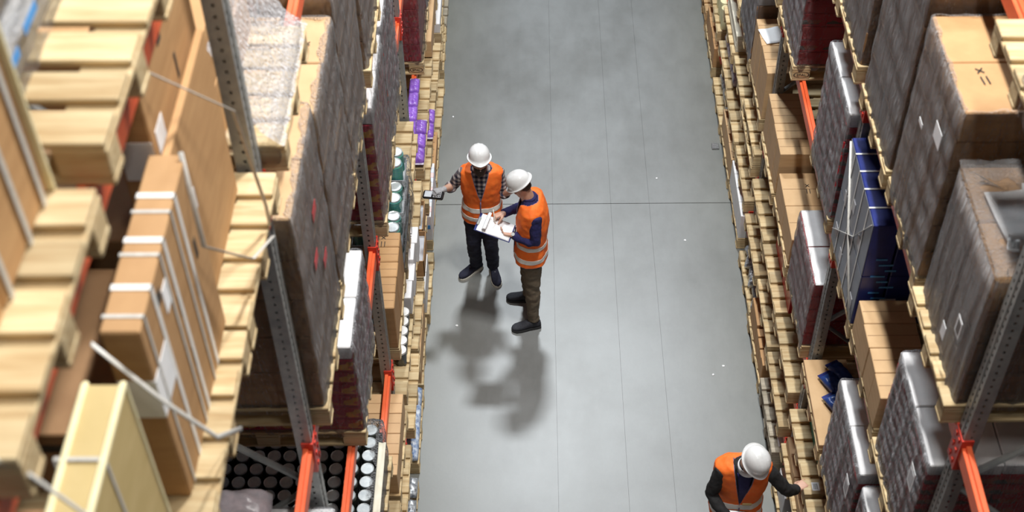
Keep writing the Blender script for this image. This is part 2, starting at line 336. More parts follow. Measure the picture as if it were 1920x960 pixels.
def make_rack(side, ybays, levels, gaps):
    s = SG[side]; px = s * POST[side]
    root = empty('pallet_rack', (px, Y0, 0), f'tall pallet rack with orange beams and perforated posts, {SIDE[side]} of the aisle', 'rack')
    pm = None
    for i in ybays:
        y = BAY * (i - 1)
        for dx in (0, 1.02):
            ss = s if dx == 0 else -s
            if dx == 0:
                if pm is None:
                    o = mesh_obj('upright_post', post_mesh(s), 'steel', root, (0, y, 0)); pm = o.data
                else: o = link(bpy.data.objects.new('upright_post', pm), root, (0, y, 0))
            else:
                o = link(bpy.data.objects.new('upright_post', pm), root, (s * (dx + .0), y, 0), (0, 0, math.pi))
                pass
        z = .25; k = 0
        while z < POSTH - 1.2:
            a, b_ = (s * .07, s * .95) if k % 2 == 0 else (s * .95, s * .07)
            bm = bmesh.new(); tube(bm, [(a, y, z), (b_, y, z + .85)], [(.022, .013)] * 2, 8); mesh_obj('brace', bm, 'steel', root); z += .9; k += 1
    for lv in levels:
        zt = LV[lv]; fx = {'A': -.035, 5: .035}.get(lv, .0); fx = s * (.14 if side == 'R' and lv in (4, 5) else fx)
        for b in ybays[:-1]:
            if (lv, b) in gaps: continue
            ya = BAY * (b - 1) + .055; yb = ya + BAY - .11
            for dx, nm in ((fx, 0), (1.02, 1)):
                bh = .115 if lv != 'A' else .08
                # beam: box section with a folded step along its top
                bm = bmesh.new(); x0 = dx if not nm else s * dx; x1 = x0 + s * .045
                if nm: x0, x1 = s * (dx - .045), s * dx
                add_box(bm, min(x0, x1), max(x0, x1), ya, yb, zt - bh, zt - .018)
                xs = sorted((x0 + (s * .018 if nm == 0 else 0), x1 - (0 if nm == 0 else s * .018)))
                add_box(bm, xs[0], xs[1], ya, yb, zt - .018, zt - .001)
                bmesh.ops.bevel(bm, geom=bm.edges[:], offset=.003, segments=1, affect='EDGES')
                be = mesh_obj('beam', bm, 'orange_paint', root)
                for ye, k in ((ya, 1), (yb, -1)):
                    bm = bmesh.new()
                    xa, xb = sorted((x0 - s * .004, x1 + s * .006))
                    add_box(bm, xa, xb, *sorted((ye - k * .006, ye + k * .004)), zt - .20, zt + .035)
                    if nm == 0:
                        add_box(bm, *sorted((x0 - s * .010, x0 - s * .004)), *sorted((ye - k * .055, ye + k * .004)), zt - .20, zt + .035)
                        for hz in (.16, .08, 0): add_box(bm, *sorted((x0 - s * .016, x0 - s * .010)), *sorted((ye - k * .040, ye - k * .022)), zt - hz - .014, zt - hz + .014)
                    cn = mesh_obj('beam_connector', bm, 'red_paint', be)
    return root
make_rack('L', [0, 1, 2, 3, 4, 5], ['A', 'B', 1, 2, 3, 4, 5], {(5, 2), (5, 3), (5, 4), (4, 3), (4, 4)})
make_rack('R', [0, 1, 2, 3, 4, 5], ['A', 'B', 1, 2, 3, 4, 5], {(5, 3), (5, 4), (4, 3), (4, 4), (4, 0)})

# ---------------- pallets
def pallet(side, b, k, lv, label, m='wood', y=None, dx=0, z=None, stamp=None, group=None, n=1, jit=1):
    """EUR style flat pallet, 1.2 m deep into the rack and 0.8 m wide along it; returns (edge_x, y0, deck_z)"""
    s = SG[side]; ex = EDGE[side] + EDGE_LV[lv] + dx; yy = slot_y(b, k) if y is None else y; zz = LV[lv] if z is None else z
    if jit: ex += random.uniform(-.008, .012); rz = random.uniform(-.010, .010)
    else: rz = 0
    root = empty('pallet', (s * ex, yy, zz), label, 'pallet', group, rz)
    bl = .1450
    def bx(nm, u0, u1, v0, v1, z0, z1, mm=m, bev=.004):
        return box(nm, (s * (u0 + u1) / 2, (v0 + v1) / 2, (z0 + z1) / 2), (u1 - u0, v1 - v0, z1 - z0), mm, root, bev)
    for v0, wd in ((0, .13), (.172, .118), (.335, .13), (.510, .118), (.67, .13)):
        dz = random.uniform(0, .0012); du = random.uniform(-.006, .006)
        o = bx('deck_board', 0, 1.2, v0, v0 + wd, .122, .144); o.location.z += dz; o.location.x += du; o.rotation_euler[2] = random.uniform(-.004, .004)
    for u0 in (.0, .5275, 1.055): bx('stringer_board', u0, u0 + bl, 0, .8, .100, .122)
    for u0 in (.0, .5275, 1.055):
        for v0 in (0, .35, .70):
            bx('block', u0 + .002, u0 + bl - .002, v0, v0 + .10, .022, .100)
    for v0 in (0, .35, .70): bx('bottom_board', 0, 1.2, v0, v0 + .10, 0, .022)
    if stamp: stamp_mark(root, s)
    return root
def stamp_mark(root, s):
    # oval branding with lettering burnt into the near corner block
    bm = bmesh.new(); seg = 28; a, b2 = .062, .030
    ri = [[bm.verts.new((math.cos(t) * a * f, 0, math.sin(t) * b2 * f)) for t in [2 * math.pi * i / seg for i in range(seg)]] for f in (1, .88)]
    for i in range(seg): bm.faces.new((ri[0][i], ri[0][(i + 1) % seg], ri[1][(i + 1) % seg], ri[1][i]))
    mesh_obj('block_stamp', bm, 'ink', root, (s * .075, -.0015, .061))
    text('stamp_lettering', 'EPAL', .034, 'ink', root, (s * .075, -.002, .050), (math.pi / 2, 0, 0))
def text(name, body, size, m, parent, loc, rot):
    cu = bpy.data.curves.new(name, 'FONT'); cu.body = body; cu.size = size; cu.align_x = 'CENTER'; cu.extrude = .0004; cu.resolution_u = 3
    t = bpy.data.objects.new('t', cu); C.objects.link(t); dg = bpy.context.evaluated_depsgraph_get(); me = bpy.data.meshes.new_from_object(t.evaluated_get(dg)); bpy.data.objects.remove(t)
    me.materials.clear(); me.materials.append(MT[m]); return link(bpy.data.objects.new(name, me), parent, loc, rot)

def mark_x(parent, c, size=.05, rz=0, axis='z'):
    """printed cross with two short bars, as on the carton lids"""
    bm = bmesh.new(); t = size * .07
    for sgn in (-1, 1):
        d = Vector((1, sgn, 0)).normalized() * size * .5; n = Vector((-d.y, d.x, 0)).normalized() * t
        bm.faces.new([bm.verts.new(p) for p in (-d - n, d - n, d + n, -d + n)])
    for ox in (-.28, .28):
        bm.faces.new([bm.verts.new(Vector(p)) for p in ((ox * size - t, -.9 * size, 0), (ox * size + t, -.9 * size, 0), (ox * size + t, -2.1 * size, 0), (ox * size - t, -2.1 * size, 0))])
    rot = (0, 0, rz) if axis == 'z' else (math.pi / 2, 0, 0)
    return mesh_obj('printed_mark', bm, 'ink', parent, c, rot)

def film_shell(name, s, u0, u1, v0, v1, z0, z1, layers, m, parent, seed=0, off=.004, ridge=.0035, rim=.07, segs=200, top=False):
    """stretch film: ring grid round the load with vertical ridges, pinched at each layer joint, folded over the top edge"""
    rnd = random.Random(seed); cx, cy_ = (u0 + u1) / 2, (v0 + v1) / 2; hx, hy = (u1 - u0) / 2, (v1 - v0) / 2
    ph = [rnd.uniform(0, 6.28) for _ in range(8)]
    per = []
    pr = 2 * (hx + hy) * 2; rc = .03
    for i in range(segs):
        d = pr * i / segs
        e = [2 * hx, 2 * hy, 2 * hx, 2 * hy]; k = 0
        while d > e[k]: d -= e[k]; k += 1
        p = [(-hx + d, -hy), (hx, -hy + d), (hx - d, hy), (-hx, hy - d)][k]
        x, y = p
        # rounded corner
        qx, qy = max(abs(x) - (hx - rc), 0), max(abs(y) - (hy - rc), 0)
        if qx > 0 and qy > 0:
            l = math.hypot(qx, qy); f = min(1, rc / l)
            x = math.copysign(hx - rc + qx * f, x); y = math.copysign(hy - rc + qy * f, y)
        l = math.hypot(x / hx, y / hy)
        nx, ny = (math.copysign(1, x), 0) if abs(x) / hx > abs(y) / hy else (0, math.copysign(1, y))
        if abs(abs(x) / hx - abs(y) / hy) < .06: nx, ny = math.copysign(.7, x), math.copysign(.7, y)
        per.append((x, y, nx, ny, pr * i / segs))
    rows = max(8, layers * 5); H = z1 - z0; bm = bmesh.new(); grid = []
    for j in range(rows + 1):
        t = j / rows; z = z0 + H * t; lay = abs(math.sin(math.pi * t * layers))
        ring = []
        for (x, y, nx, ny, d) in per:
            r = off + .006 * lay + ridge * (math.sin(d * 47 + ph[0] + t * .7) * .45 + math.sin(d * 71 + ph[1] - t * 1.1) * .4 + math.sin(d * 19 + ph[2] + t * 1.5) * .35) + .0015 * math.sin(z * 31 + d * 7 + ph[3])
            r = max(r, .003)
            ring.append(bm.verts.new((s * (cx + x + nx * r), cy_ + y + ny * r, z)))
        grid.append(ring)
    for f, dz in ((.35, .008), (1.0, .006)):
        ring = []
        for (x, y, nx, ny, d) in per:
            w = rim * f * (1 + .35 * math.sin(d * 19 + ph[4]) + .2 * math.sin(d * 51 + ph[5]))
            ax, ay = max(0, 1 - w / hx), max(0, 1 - w / hy)
            xx = math.copysign(max(abs(x) - (w if abs(x) > 0 else 0), 0), x) if True else x
            xx = max(-hx + w, min(hx - w, x)); yy = max(-hy + w, min(hy - w, y))
            ring.append(bm.verts.new((s * (cx + xx), cy_ + yy, z1 + dz + .003 * math.sin(d * 37 + ph[6]))))
        grid.append(ring)
    for j in range(len(grid) - 1):
        for i in range(segs):
            bm.faces.new((grid[j][i], grid[j][(i + 1) % segs], grid[j + 1][(i + 1) % segs], grid[j + 1][i]))
    if top:
        bm.faces.new(grid[-1])
    bmesh.ops.recalc_face_normals(bm, faces=bm.faces[:])
    for f in bm.faces:
        if abs(f.normal.x) < .6: f.material_index = 1     # lamplit haze painted into the aisle face, left fainter on flanks and lid
    return mesh_obj(name, bm, (m, 'film_low_haze'), parent, smooth=True)

ORD = ['nearest', 'second nearest', 'third nearest', 'fourth nearest', 'fifth nearest', 'sixth nearest', 'seventh nearest', 'eighth nearest', 'ninth nearest', 'tenth nearest', 'eleventh nearest', 'farthest']
def load(side, b, k, lv, top, layers, ny, nx, m, label, cat='wrapped load', film='film', u0=.015, u1=1.185, v0=.012, v1=.788, mats=None,
         topm=None, rim=.03, ridge=.005, jit=.006, seed=None, topcover=False, y=None, dx=0, tape=True, hidden_core=True, group=None):
    """one film-wrapped unit: cartons layer by layer (each a part) inside a film"""
    s = SG[side]; ex = EDGE[side] + EDGE_LV[lv] + dx; yy = slot_y(b, k) if y is None else y; z0 = LV[lv] + PALH + .001
    root = empty('wrapped_load', (s * ex, yy, z0), label, cat, group)
    H = top - z0; lh = H / layers; cu = (u1 - u0) / nx; cv = (v1 - v0) / ny
    for l in range(layers):
        for i in range(nx):
            for j in range(ny):
                inner = 0 < i < nx - 1 and 0 < j < ny - 1 and l < layers - 1
                if inner or (i > 0 and i == nx - 1 and l < layers - 1 and 0 < j < ny - 1): continue
                mm = mats[l % len(mats)] if mats else m
                if topm and l == layers - 1: mm = topm
                o = box('carton', (s * (u0 + cu * (i + .5)) + random.uniform(-jit, jit), v0 + cv * (j + .5) + random.uniform(-jit, jit) * .4, lh * (l + .5)),
                        (cu - .006, cv - .006, lh - .003), mm, root, .006)
    if film:
        sd = seed if seed is not None else random.randint(0, 9999)
        film_shell('stretch_film', s, u0 - .002, u1, v0 - .002, v1, -.06, H, layers, film, root, sd, rim=rim, ridge=ridge, top=topcover)
    return root
def sheet(name, c, sx, sy_, m, parent=None, rz=0, t=.002, label=None, cat=None, wav=.004):
    bm = bmesh.new(); n = 6; g = []
    for i in range(n + 1):
        g.append([bm.verts.new((sx * (i / n - .5), sy_ * (j / n - .5), wav * math.sin(i * 1.3 + 1) * math.cos(j * 1.1))) for j in range(n + 1)])
    for i in range(n):
        for j in range(n): bm.faces.new((g[i][j], g[i + 1][j], g[i + 1][j + 1], g[i][j + 1]))
    o = mesh_obj(name, bm, m, parent, c, (0, 0, rz), smooth=True)
    md = o.modifiers.new('t', 'SOLIDIFY'); md.thickness = t; md.offset = 1
    return tag(o, label, cat)
def carton_row(side, b, k, lv, h, n, m, desc, where, u0=.0, u1=.40, v0=.0, v1=.80, nx=1, y=None, dx=0, layers=1, cat='carton', names='carton', mats=None, grp=None, gap=.004, bev=.004, tape=True, hs=None, z=None, mark=()):
    """loose cartons standing in a row along the rack: every one a thing of its own"""
    s = SG[side]; ex = EDGE[side] + EDGE_LV[lv] + dx; yy = slot_y(b, k) if y is None else y; z0 = (LV[lv] + PALH if z is None else z) + .002
    cu = (u1 - u0) / nx; cv = (v1 - v0) / n; out = []
    for l in range(layers):
        for i in range(nx):
            for j in range(n):
                mm = mats[(j + l) % len(mats)] if mats else m
                hh = h / layers
                if hs: hh = hs[j % len(hs)]
                w = (cu - gap, cv - gap, hh - .002)
                lab = f'{ORD[min(j, 11)] if n < 12 or j < 11 else "farthest"} {desc}' if n > 1 else desc
                if layers > 1: lab += (', bottom layer', ', second layer', ', third layer', ', fourth layer')[l] if l < layers - 1 else ', top layer'
                if nx > 1: lab += (', aisle row', ', second row in', ', third row in')[i]
                base = (s * (ex + u0 + cu * (i + .5)) + random.uniform(-.003, .003), yy + v0 + cv * (j + .5), z0 + h / layers * l)
                root = empty(names, base, f'{lab} {where}', cat, grp)
                box('box_body', (0, 0, hh / 2), w, mm, root, bev)
                if tape and l == layers - 1 and cu > .12:
                    box('tape', (0, 0, hh + .0002), (w[0] - .008, .045, .0016), 'carton_dark' if mm.startswith('carton') else mm, root, 0) if False else None
                    bm = bmesh.new(); add_box(bm, -w[0] / 2 + .006, w[0] / 2 - .006, -.0015, .0015, -.0004, .0006); mesh_obj('lid_seam', bm, 'carton_dark' if mm.startswith('carton') else 'grey_board', root, (0, 0, hh))
                if (i, j, l) in mark: mark_x(root, (-s * 0 + w[0] * .05, w[1] * .1, hh + .0015), .045, 0)
                out.append(root)
    return out
def bag(x, y, z, lx, ly, lz, m, lab, cat='bag', grp=None, seed=0, rz=0, names='foil_bag', crimp=None):
    """pillow bag with crimped ends"""
    rnd = random.Random(seed); bm = bmesh.new(); nu, nv = 12, 14; g = []
    for side_ in (1, -1):
        gg = []
        for i in range(nu + 1):
            row = []
            for j in range(nv + 1):
                a, b_ = i / nu * 2 - 1, j / nv * 2 - 1
                t = (1 - a ** 4) * (1 - b_ ** 6)
                zz = lz * .5 * (1 + side_ * (max(t, 0) ** .6)) + .10 * lz * math.sin(a * 7 + rnd.random()) * t * side_ * .4 + .08 * lz * math.sin(b_ * 9 + a * 3 + seed) * t
                row.append(bm.verts.new((a * lx / 2 * (1 - .05 * b_ * b_), b_ * ly / 2, max(zz, .001))))
            gg.append(row)
        g.append(gg)
        for i in range(nu):
            for j in range(nv):
                f = (gg[i][j], gg[i + 1][j], gg[i + 1][j + 1], gg[i][j + 1]); bm.faces.new(f if side_ > 0 else f[::-1])
    bmesh.ops.remove_doubles(bm, verts=bm.verts[:], dist=.0008)
    root = empty(names, (x, y, z), lab, cat, grp, rz); o = mesh_obj('bag_body', bm, m, root, smooth=True)
    if crimp:
        for e in (-1, 1): box('crimped_end', (0, e * (ly / 2 + .008), lz * .5), (lx * .92, .03, .004), crimp, root, 0)
    return root
# ---------------- contents, slot by slot.  (side, bay, slot, level): near edge of slot = slot_y(bay, slot)
LVW = {'F': 'floor', 'A': 'knee-high', 'B': 'waist-high', 1: 'chest-high', 2: 'second overhead', 3: 'third overhead', 4: 'fourth overhead', 5: 'topmost'}
PALS = []   # (side, b, k, lv, under, kwargs)
def P(side, b, k, lv, under=None, **kw): PALS.append((side, b, k, lv, under, kw))
WHERE = {'L': 'in left rack', 'R': 'in right rack'}

# ===== LEFT, top two levels, close to the camera
P('L', 0, 1, 5, 'the big brown strapped cartons', y=1.64, dx=.0)
P('L', 0, 2, 5, 'the white sacks with blue print', y=2.60, dx=.03)
def strap(parent, pts, w=.008, t=.0018, m='strap', name='strap'):
    bm = bmesh.new(); tube(bm, pts, [(w, t)] * len(pts), 8); return mesh_obj(name, bm, m, parent, smooth=True)
def band(parent, s, u0, u1, v, z1, m='strap', w=.009, z0=0., name='strap', seen=True):
    """flat strap round the outer face and over the top of a standing carton"""
    bm = bmesh.new(); t = .0025
    xa, xb = s * u0, s * u1
    add_box(bm, *sorted((xa - s * t, xa)), v - w, v + w, z0, z1 + t)
    add_box(bm, *sorted((xa - s * t, xb + s * t)), v - w, v + w, z1, z1 + t)
    add_box(bm, *sorted((xb, xb + s * t)), v - w, v + w, z0, z1 + t)
    return mesh_obj(name, bm, m, parent)
# big brown cartons on the topmost pallet, far left
zt5 = LV[5] + PALH
r = empty('strapped_load', (-1.16, 1.64, zt5 + .001), 'tall brown cartons bound with grey straps, closest to camera at far left', 'strapped load')
for j in range(2):
    for l in range(2):
        for i in range(2): box('carton', (-.28 - .54 * i, .2 + .4 * j, .26 + .52 * l), (.53, .396, .515), 'carton', r, .008)
for v in (.10, .27, .44, .61, .74): band(r, -1, .01, 1.09, v, 1.04, 'strap', .010)
box('corner_guard', (-.012, .795, .52), (.03, .012, 1.04), 'foam', r, .002)
# white sacks in film with blue lettering
r = empty('wrapped_load', (-1.33, 2.62, zt5 + .001), 'white sacks with blue print in hazy film, high at upper left', 'wrapped load')
for l in range(4):
    bm = bmesh.new(); add_box(bm, -.98, 0, 0, .76, .19 * l, .19 * l + .185); bmesh.ops.bevel(bm, geom=bm.edges[:], offset=.045, segments=3, affect='EDGES'); mesh_obj('sack', bm, 'white_board', r, smooth=True)
film_shell('stretch_film', -1, 0, .98, 0, .76, -.02, .77, 4, 'film_low_haze', r, 5)
for j, (v, zz, w, h) in enumerate(((.30, .14, .12, .028), (.48, .15, .09, .028), (.62, .16, .07, .028), (.14, .13, .07, .028), (.34, .30, .22, .012), (.34, .34, .18, .012), (.34, .38, .2, .012))):
    bm = bmesh.new(); add_box(bm, .030, .032, v - w / 2, v + w / 2, zz, zz + h); mesh_obj('print_block', bm, 'ink_blue' if j < 4 else 'ink', r)
# level 4: flat cartons standing on edge
P('L', 0, 2, 4, 'the tall flat cartons standing on edge', y=3.22, dx=-.01)
P('L', 0, 1, 4, 'the white-banded flat carton', y=2.40, dx=.0)
P('L', 0, 0, 4, 'the yellowish foam-edged carton', y=1.54, dx=.0)
z4 = LV[4] + PALH + .001
def flat_carton(x, y, w, d, h, m, label, group=None, name='flat_carton', rz=0, tilt=0):
    r = empty(name, (x, y, z4), label, 'carton', group, rz)
    box('box_body', (-w / 2, d / 2, h / 2), (w, d, h), m, r, .006)
    return r
r = flat_carton(-1.095, 2.50, .115, .74, .80, 'carton', 'thin brown carton on edge with white bands and a pale wraparound label', rz=.0)
for v in (.17, .36, .55): band(r, -1, .0, .115, v, .80, 'strap_white', .012, name='white_band')
for v in (.06, .30, .48): band(r, -1, -.001, .117, v, .80, 'strap', .007)
box('paper_label', (.0012, .085, .50), (.002, .17, .17), 'paper', r, 0); box('paper_label', (-.055, -.0012, .50), (.112, .002, .17), 'paper', r, 0)
for v, zz, w, h in ((.36, .52, .03, .09), (.36, .28, .03, .09), (.62, .50, .025, .08), (.55, .25, .012, .30), (.48, .22, .008, .26), (.20, .72, .05, .05)):
    box('print_block', (.0012, v, zz), (.0016, w, h), 'ink', r, 0)
box('paper_label', (.0012, .27, .66), (.002, .07, .10), 'paper', r, 0)
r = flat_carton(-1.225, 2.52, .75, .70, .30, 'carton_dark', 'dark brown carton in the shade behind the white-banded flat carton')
box('print_block', (-.22, -.0012, .23), (.22, .0016, .035), 'ink', r, 0)
r = flat_carton(-1.20, 3.27, .12, .74, 1.22, 'carton', 'tallest brown flat carton on edge behind the white-banded one')
for v, zz, w, h in ((.30, 1.02, .05, .07), (.42, .80, .02, .10), (.5, .62, .02, .12), (.22, .7, .05, .03)): box('print_block', (.0012, v, zz), (.0016, w, h), 'ink', r, 0)
box('paper_label', (.0012, .10, .72), (.002, .10, .20), 'paper', r, 0); box('paper_label', (-.055, -.0012, .74), (.11, .002, .16), 'paper', r, 0)
r = flat_carton(-1.15, 3.12, .028, .80, .78, 'carton', 'slim brown carton leaning flush against the tallest flat carton')
box('paper_label', (.0012, .18, .42), (.002, .07, .20), 'paper', r, 0); box('paper_label', (.0012, .27, .46), (.002, .03, .09), 'paper', r, 0)
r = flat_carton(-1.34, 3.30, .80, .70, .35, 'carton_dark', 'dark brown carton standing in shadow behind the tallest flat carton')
# slack straps crossing down in front
for pts, lab in ((((-1.20, 3.2, 7.30), (-1.02, 3.62, 6.75), (-.995, 3.70, 6.22), (-1.0, 3.72, 6.10)), 'loose grey strap hanging down beside the tallest flat carton'),
                 (((-1.10, 3.22, 6.92), (-1.06, 3.1, 6.62), (-.985, 3.35, 6.30), (-.98, 3.66, 6.10)), 'loose grey strap slanting across to the empty boards of the upper pallet'),
                 (((-1.21, 2.44, 6.92), (-1.06, 2.44, 6.66), (-.99, 2.58, 6.30), (-.985, 2.80, 6.05)), 'slack grey strap crossing in front of the pale wraparound label')):
    bm = bmesh.new(); tube(bm, pts, [(.009, .003)] * len(pts), 8); o = mesh_obj('strap', bm, 'strap', smooth=True); tag(o, lab, 'strap')
pts = ((-1.14, 1.62, 7.60), (-1.05, 1.66, 7.42), (-1.02, 1.80, 7.0), (-1.03, 1.98, 6.45), (-1.04, 2.0, 6.12))
bm = bmesh.new(); tube(bm, pts, [(.009, .003)] * len(pts), 8); o = mesh_obj('strap', bm, 'strap', smooth=True); tag(o, 'slack grey strap hanging in front of the yellowish carton at lower left', 'strap')
# yellowish foam edged carton
r = flat_carton(-1.10, 1.52, .11, .80, .80, 'carton_yellow', 'yellowish flat carton with cream foam edges at the bottom left')
for u in (.004, .106):
    for v in (.0, .80): box('edge_foam', (-u, v, .40), (.018, .018, .81), 'foam', r, .005)
    box('edge_foam', (-u, .40, .80), (.020, .80, .020), 'foam', r, .005)
box('print_block', (.0012, .35, .42), (.0016, .05, .05), 'ink', r, 0)
for v in (.25, .55): band(r, -1, -.001, .131, v, .805, 'strap', .006)
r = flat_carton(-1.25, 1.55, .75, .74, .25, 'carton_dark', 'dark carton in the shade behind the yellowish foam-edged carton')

# level 4, bay 1: narrow load with the film drawn out over bare boards
P('L', 1, 0, 4, 'the narrow carton stack under drawn-out film', dx=-.02)
r = load('L', 1, 0, 4, 6.62, 2, 2, 2, 'carton', 'narrow brown cartons under film stretched over bare boards', u0=.22, u1=1.1, film=None)
film_shell('stretch_film', -1, .0, 1.1, .0, .8, -.10, .02, 1, 'film_low_haze', r, 3, rim=.05)
bm = bmesh.new(); nz = 10; g = []
for i in range(15):
    v = -.01 + .82 * i / 14; row = []
    for j in range(nz + 1):
        t = j / nz; row.append(bm.verts.new((-(.225 * t ** .8 - .02) + .006 * math.sin(i * 2.3 + j), v + .01 * math.sin(j * 1.7), .50 * t ** 1.4 + .0)))
    g.append(row)
for i in range(14):
    for j in range(nz): bm.faces.new((g[i][j], g[i][j + 1], g[i + 1][j + 1], g[i + 1][j]))
mesh_obj('film_flap', bm, 'film_low_haze', r, smooth=True)

# ===== LEFT level 3
P('L', 0, 2, 2, 'the white-topped packs at the bottom edge'); load('L', 0, 2, 2, 3.75, 5, 2, 2, 'red_print', 'white-topped packs at bottom edge beneath the nearest left orange beam', film='film_grey', topm='white_board', seed=8); bag(-1.48, 3.86, 3.76, .30, .30, .22, 'bag_film', 'pinkish white plastic bundle at the bottom edge beside the leaning box', 'bag', seed=4, names='plastic_bundle')
P('L', 1, 0, 3, 'the nearest film-wrapped brown carton stack'); r = load('L', 1, 0, 3, 5.66, 5, 2, 3, 'carton', 'brown carton stack in film behind the nearest perforated post, faint red print', seed=11, film='film', topm='carton_pale')
for v, zz in ((.3, .75), (.5, .55), (.42, .95)): box('print_block', (.003, v, zz), (.0016, .10, .06), 'red_board', r, 0)
P('L', 1, 1, 3, 'the tall film-wrapped stack with marked lid'); r = load('L', 1, 1, 3, 5.53, 6, 2, 3, 'carton', 'tall film-wrapped carton stack, pale lid printed with a cross, left rack', seed=12, topm='carton_pale', film='film')
mark_x(r, (-.11, .55, 5.53 - LV[3] - PALH + .003), .04)
for l in range(6): box('print_block', (-.16, .008, 5.53 - 4.365 - .05 - .1945 * l), (.085, .0016, .05), 'ink', r, 0)
P('L', 1, 2, 3, 'the third film-wrapped stack'); load('L', 1, 2, 3, 5.60, 6, 2, 3, 'carton', 'third brown film-wrapped carton stack from the near post, left rack', seed=13, topm='carton_pale', film='film')
P('L', 2, 0, 3, 'the farthest brown film-wrapped stack'); load('L', 2, 0, 3, 5.60, 6, 2, 3, 'carton', 'farthest brown film-wrapped carton stack of the left rack, cut by the frame top', seed=14, film='film')
# ===== LEFT level 2
def jars(side, b, k, lv, rows, cols, r0, h, pitch, body, lid, label, u0=.06, v0=.05, trays=1, trayh=.17, film='film_low_haze', top=None, dz=0, dx=0, y=None, cat='jar tray stack', vis=99):
    """trays of jars under film: each jar a part with its lid as a sub-part"""
    s = SG[side]; ex = EDGE[side] + EDGE_LV[lv] + dx; yy = slot_y(b, k) if y is None else y
    root = empty('jar_stack', (s * ex, yy, LV[lv] + PALH + .002), label, cat)
    key = ('jar', r0, h, body)
    if key not in _cache:
        bm = bmesh.new(); cyl_bm(bm, (0, 0, h * .44), r0, h * .88, 18); cyl_bm(bm, (0, 0, h * .91), r0 * .97, h * .06, 18, r2_=r0 * .86)
        me = bpy.data.meshes.new('jar'); bm.to_mesh(me); bm.free(); me.materials.append(MT[body]); _cache[key] = me
        bm = bmesh.new(); cyl_bm(bm, (0, 0, 0), r0 * .90, h * .08, 18)
        ri = bmesh.ops.inset_region(bm, faces=[f for f in bm.faces if f.normal.z > .9], thickness=r0 * .14, depth=-.004)
        me2 = bpy.data.meshes.new('lid'); bm.to_mesh(me2); bm.free(); me2.materials.append(MT[lid]); _cache[key + ('l',)] = me2
    W_, D_ = cols * pitch, rows * pitch
    for t in range(trays):
        z = t * trayh
        bm = bmesh.new(); add_box(bm, -.02 if s < 0 else -.0, W_ if s > 0 else 0, 0, 0.001, 0, .001); bm.free()
        xa, xb = sorted((s * (u0 - .01), s * (u0 + W_ + .01)))
        bm = bmesh.new(); add_box(bm, xa, xb, v0 - .01, v0 + D_ + .01, z, z + .008)
        for a in ((xa, xb, v0 - .012, v0 - .008), (xa, xb, v0 + D_ + .008, v0 + D_ + .012), (xa, xa + .003, v0, v0 + D_), (xb - .003, xb, v0, v0 + D_)): add_box(bm, *a, z, z + h * .35)
        mesh_obj('tray', bm, 'grey_board' if body != 'jar_dark' else 'plastic_black', root)
        for i in range(cols):
            for j in range(rows):
                if t < trays - 1 and (0 < i and 0 < j): continue
                o = link(bpy.data.objects.new('jar', _cache[key]), root, (s * (u0 + pitch * (i + .5)), v0 + pitch * (j + .5), z + .009))
                link(bpy.data.objects.new('lid', _cache[key + ('l',)]), o, (0, 0, h * .97))
    if film: film_shell('stretch_film', s, u0 - .03, u0 + W_ + .02, v0 - .02, v0 + D_ + .02, -.05, trays * trayh + .01, trays, film, root, random.randint(0, 999), rim=.05, ridge=.006)
    return root
P('L', 1, 1, 2, 'the white-topped red and yellow packs')
r = load('L', 1, 1, 2, 3.80, 7, 2, 3, 'redyel_print', 'white-topped red and yellow packs under thick film, lower left rack', seed=21, topm='white_board', film='film_grey', ridge=.009, rim=.004)
P('L', 2, 0, 2, 'the pink-tinted wrapped pack stack')
load('L', 2, 0, 2, 4.05, 7, 2, 3, 'redyel_print', 'white-topped packs under crinkled film with a pink tint, left rack', seed=22, topm='white_board', film='film', ridge=.012, rim=.02)
P('L', 2, 1, 2, 'the white-lidded red pack column')
load('L', 2, 1, 2, 4.06, 9, 2, 3, 'red_print', 'red pack column with long white lid and ribbed grey film, left rack', seed=23, topm='white_board', film='film_grey', ridge=.010, rim=.004)
# ===== LEFT level 1
P('L', 1, 0, 1, 'the nearer tray of dark canned goods'); jars('L', 1, 0, 1, 7, 10, .05, .17, .108, 'jar_dark', 'lid', 'nearer block of dark jars with silvery lids at the bottom edge, left', trays=2, trayh=.19, film='film')
P('L', 1, 1, 1, 'the silvery-lidded jars under thick film')
jars('L', 1, 1, 1, 7, 10, .05, .17, .108, 'jar_dark', 'lid', 'rows of dark jars with silvery lids behind the orange beam, lower left', trays=2, trayh=.19, film='film')
sheet('board_sheet', (-1.04, 5.32, 2.09), .05, .62, 'cream', None, 0, .004, 'cream board strip laid along the edge of the silvery-lidded jars', 'board')
P('L', 2, 0, 1, 'the brown cartons with a cross mark')
carton_row('L', 2, 0, 1, .46, 5, 'carton', 'brown carton', 'of the marked row below the left orange beam', u0=.015, u1=.30, mark=((0, 4, 0),), grp=None, bev=.006)
P('L', 2, 1, 1, 'the wrapped blue-labelled jars')
for j, (tr, vv, zz_) in enumerate(((1, .0, 0), (2, .265, 0), (2, .53, 0))):
    jars('L', 2, 1, 1, 2, 3, .060, (.19, .14, .19)[j], .128, 'jar_blue', 'lid', f'{ORD[j]} tray stack of silver-lidded jars with blue green labels, left rack', u0=.03, v0=vv, trays=(2, 3, 3)[j], trayh=(.20, .16, .205)[j], film=None)
bmr = empty('film_cover', (-1.02, slot_y(2, 1), LV[1] + PALH + .002), 'clear film drawn round the silver-lidded jars with blue green labels', 'film'); film_shell('stretch_film', -1, -.005, .43, -.02, .80, -.03, .50, 3, 'film_low_haze', bmr, 61, rim=.03, ridge=.006)
P('L', 2, 2, 1, None); P('L', 2, 2, 1, None, z=LV[1] + PALH + .003, dx=.03, short='stacked on')
P('L', 3, 1, 1, 'the red wrapped tower', stamp=True)
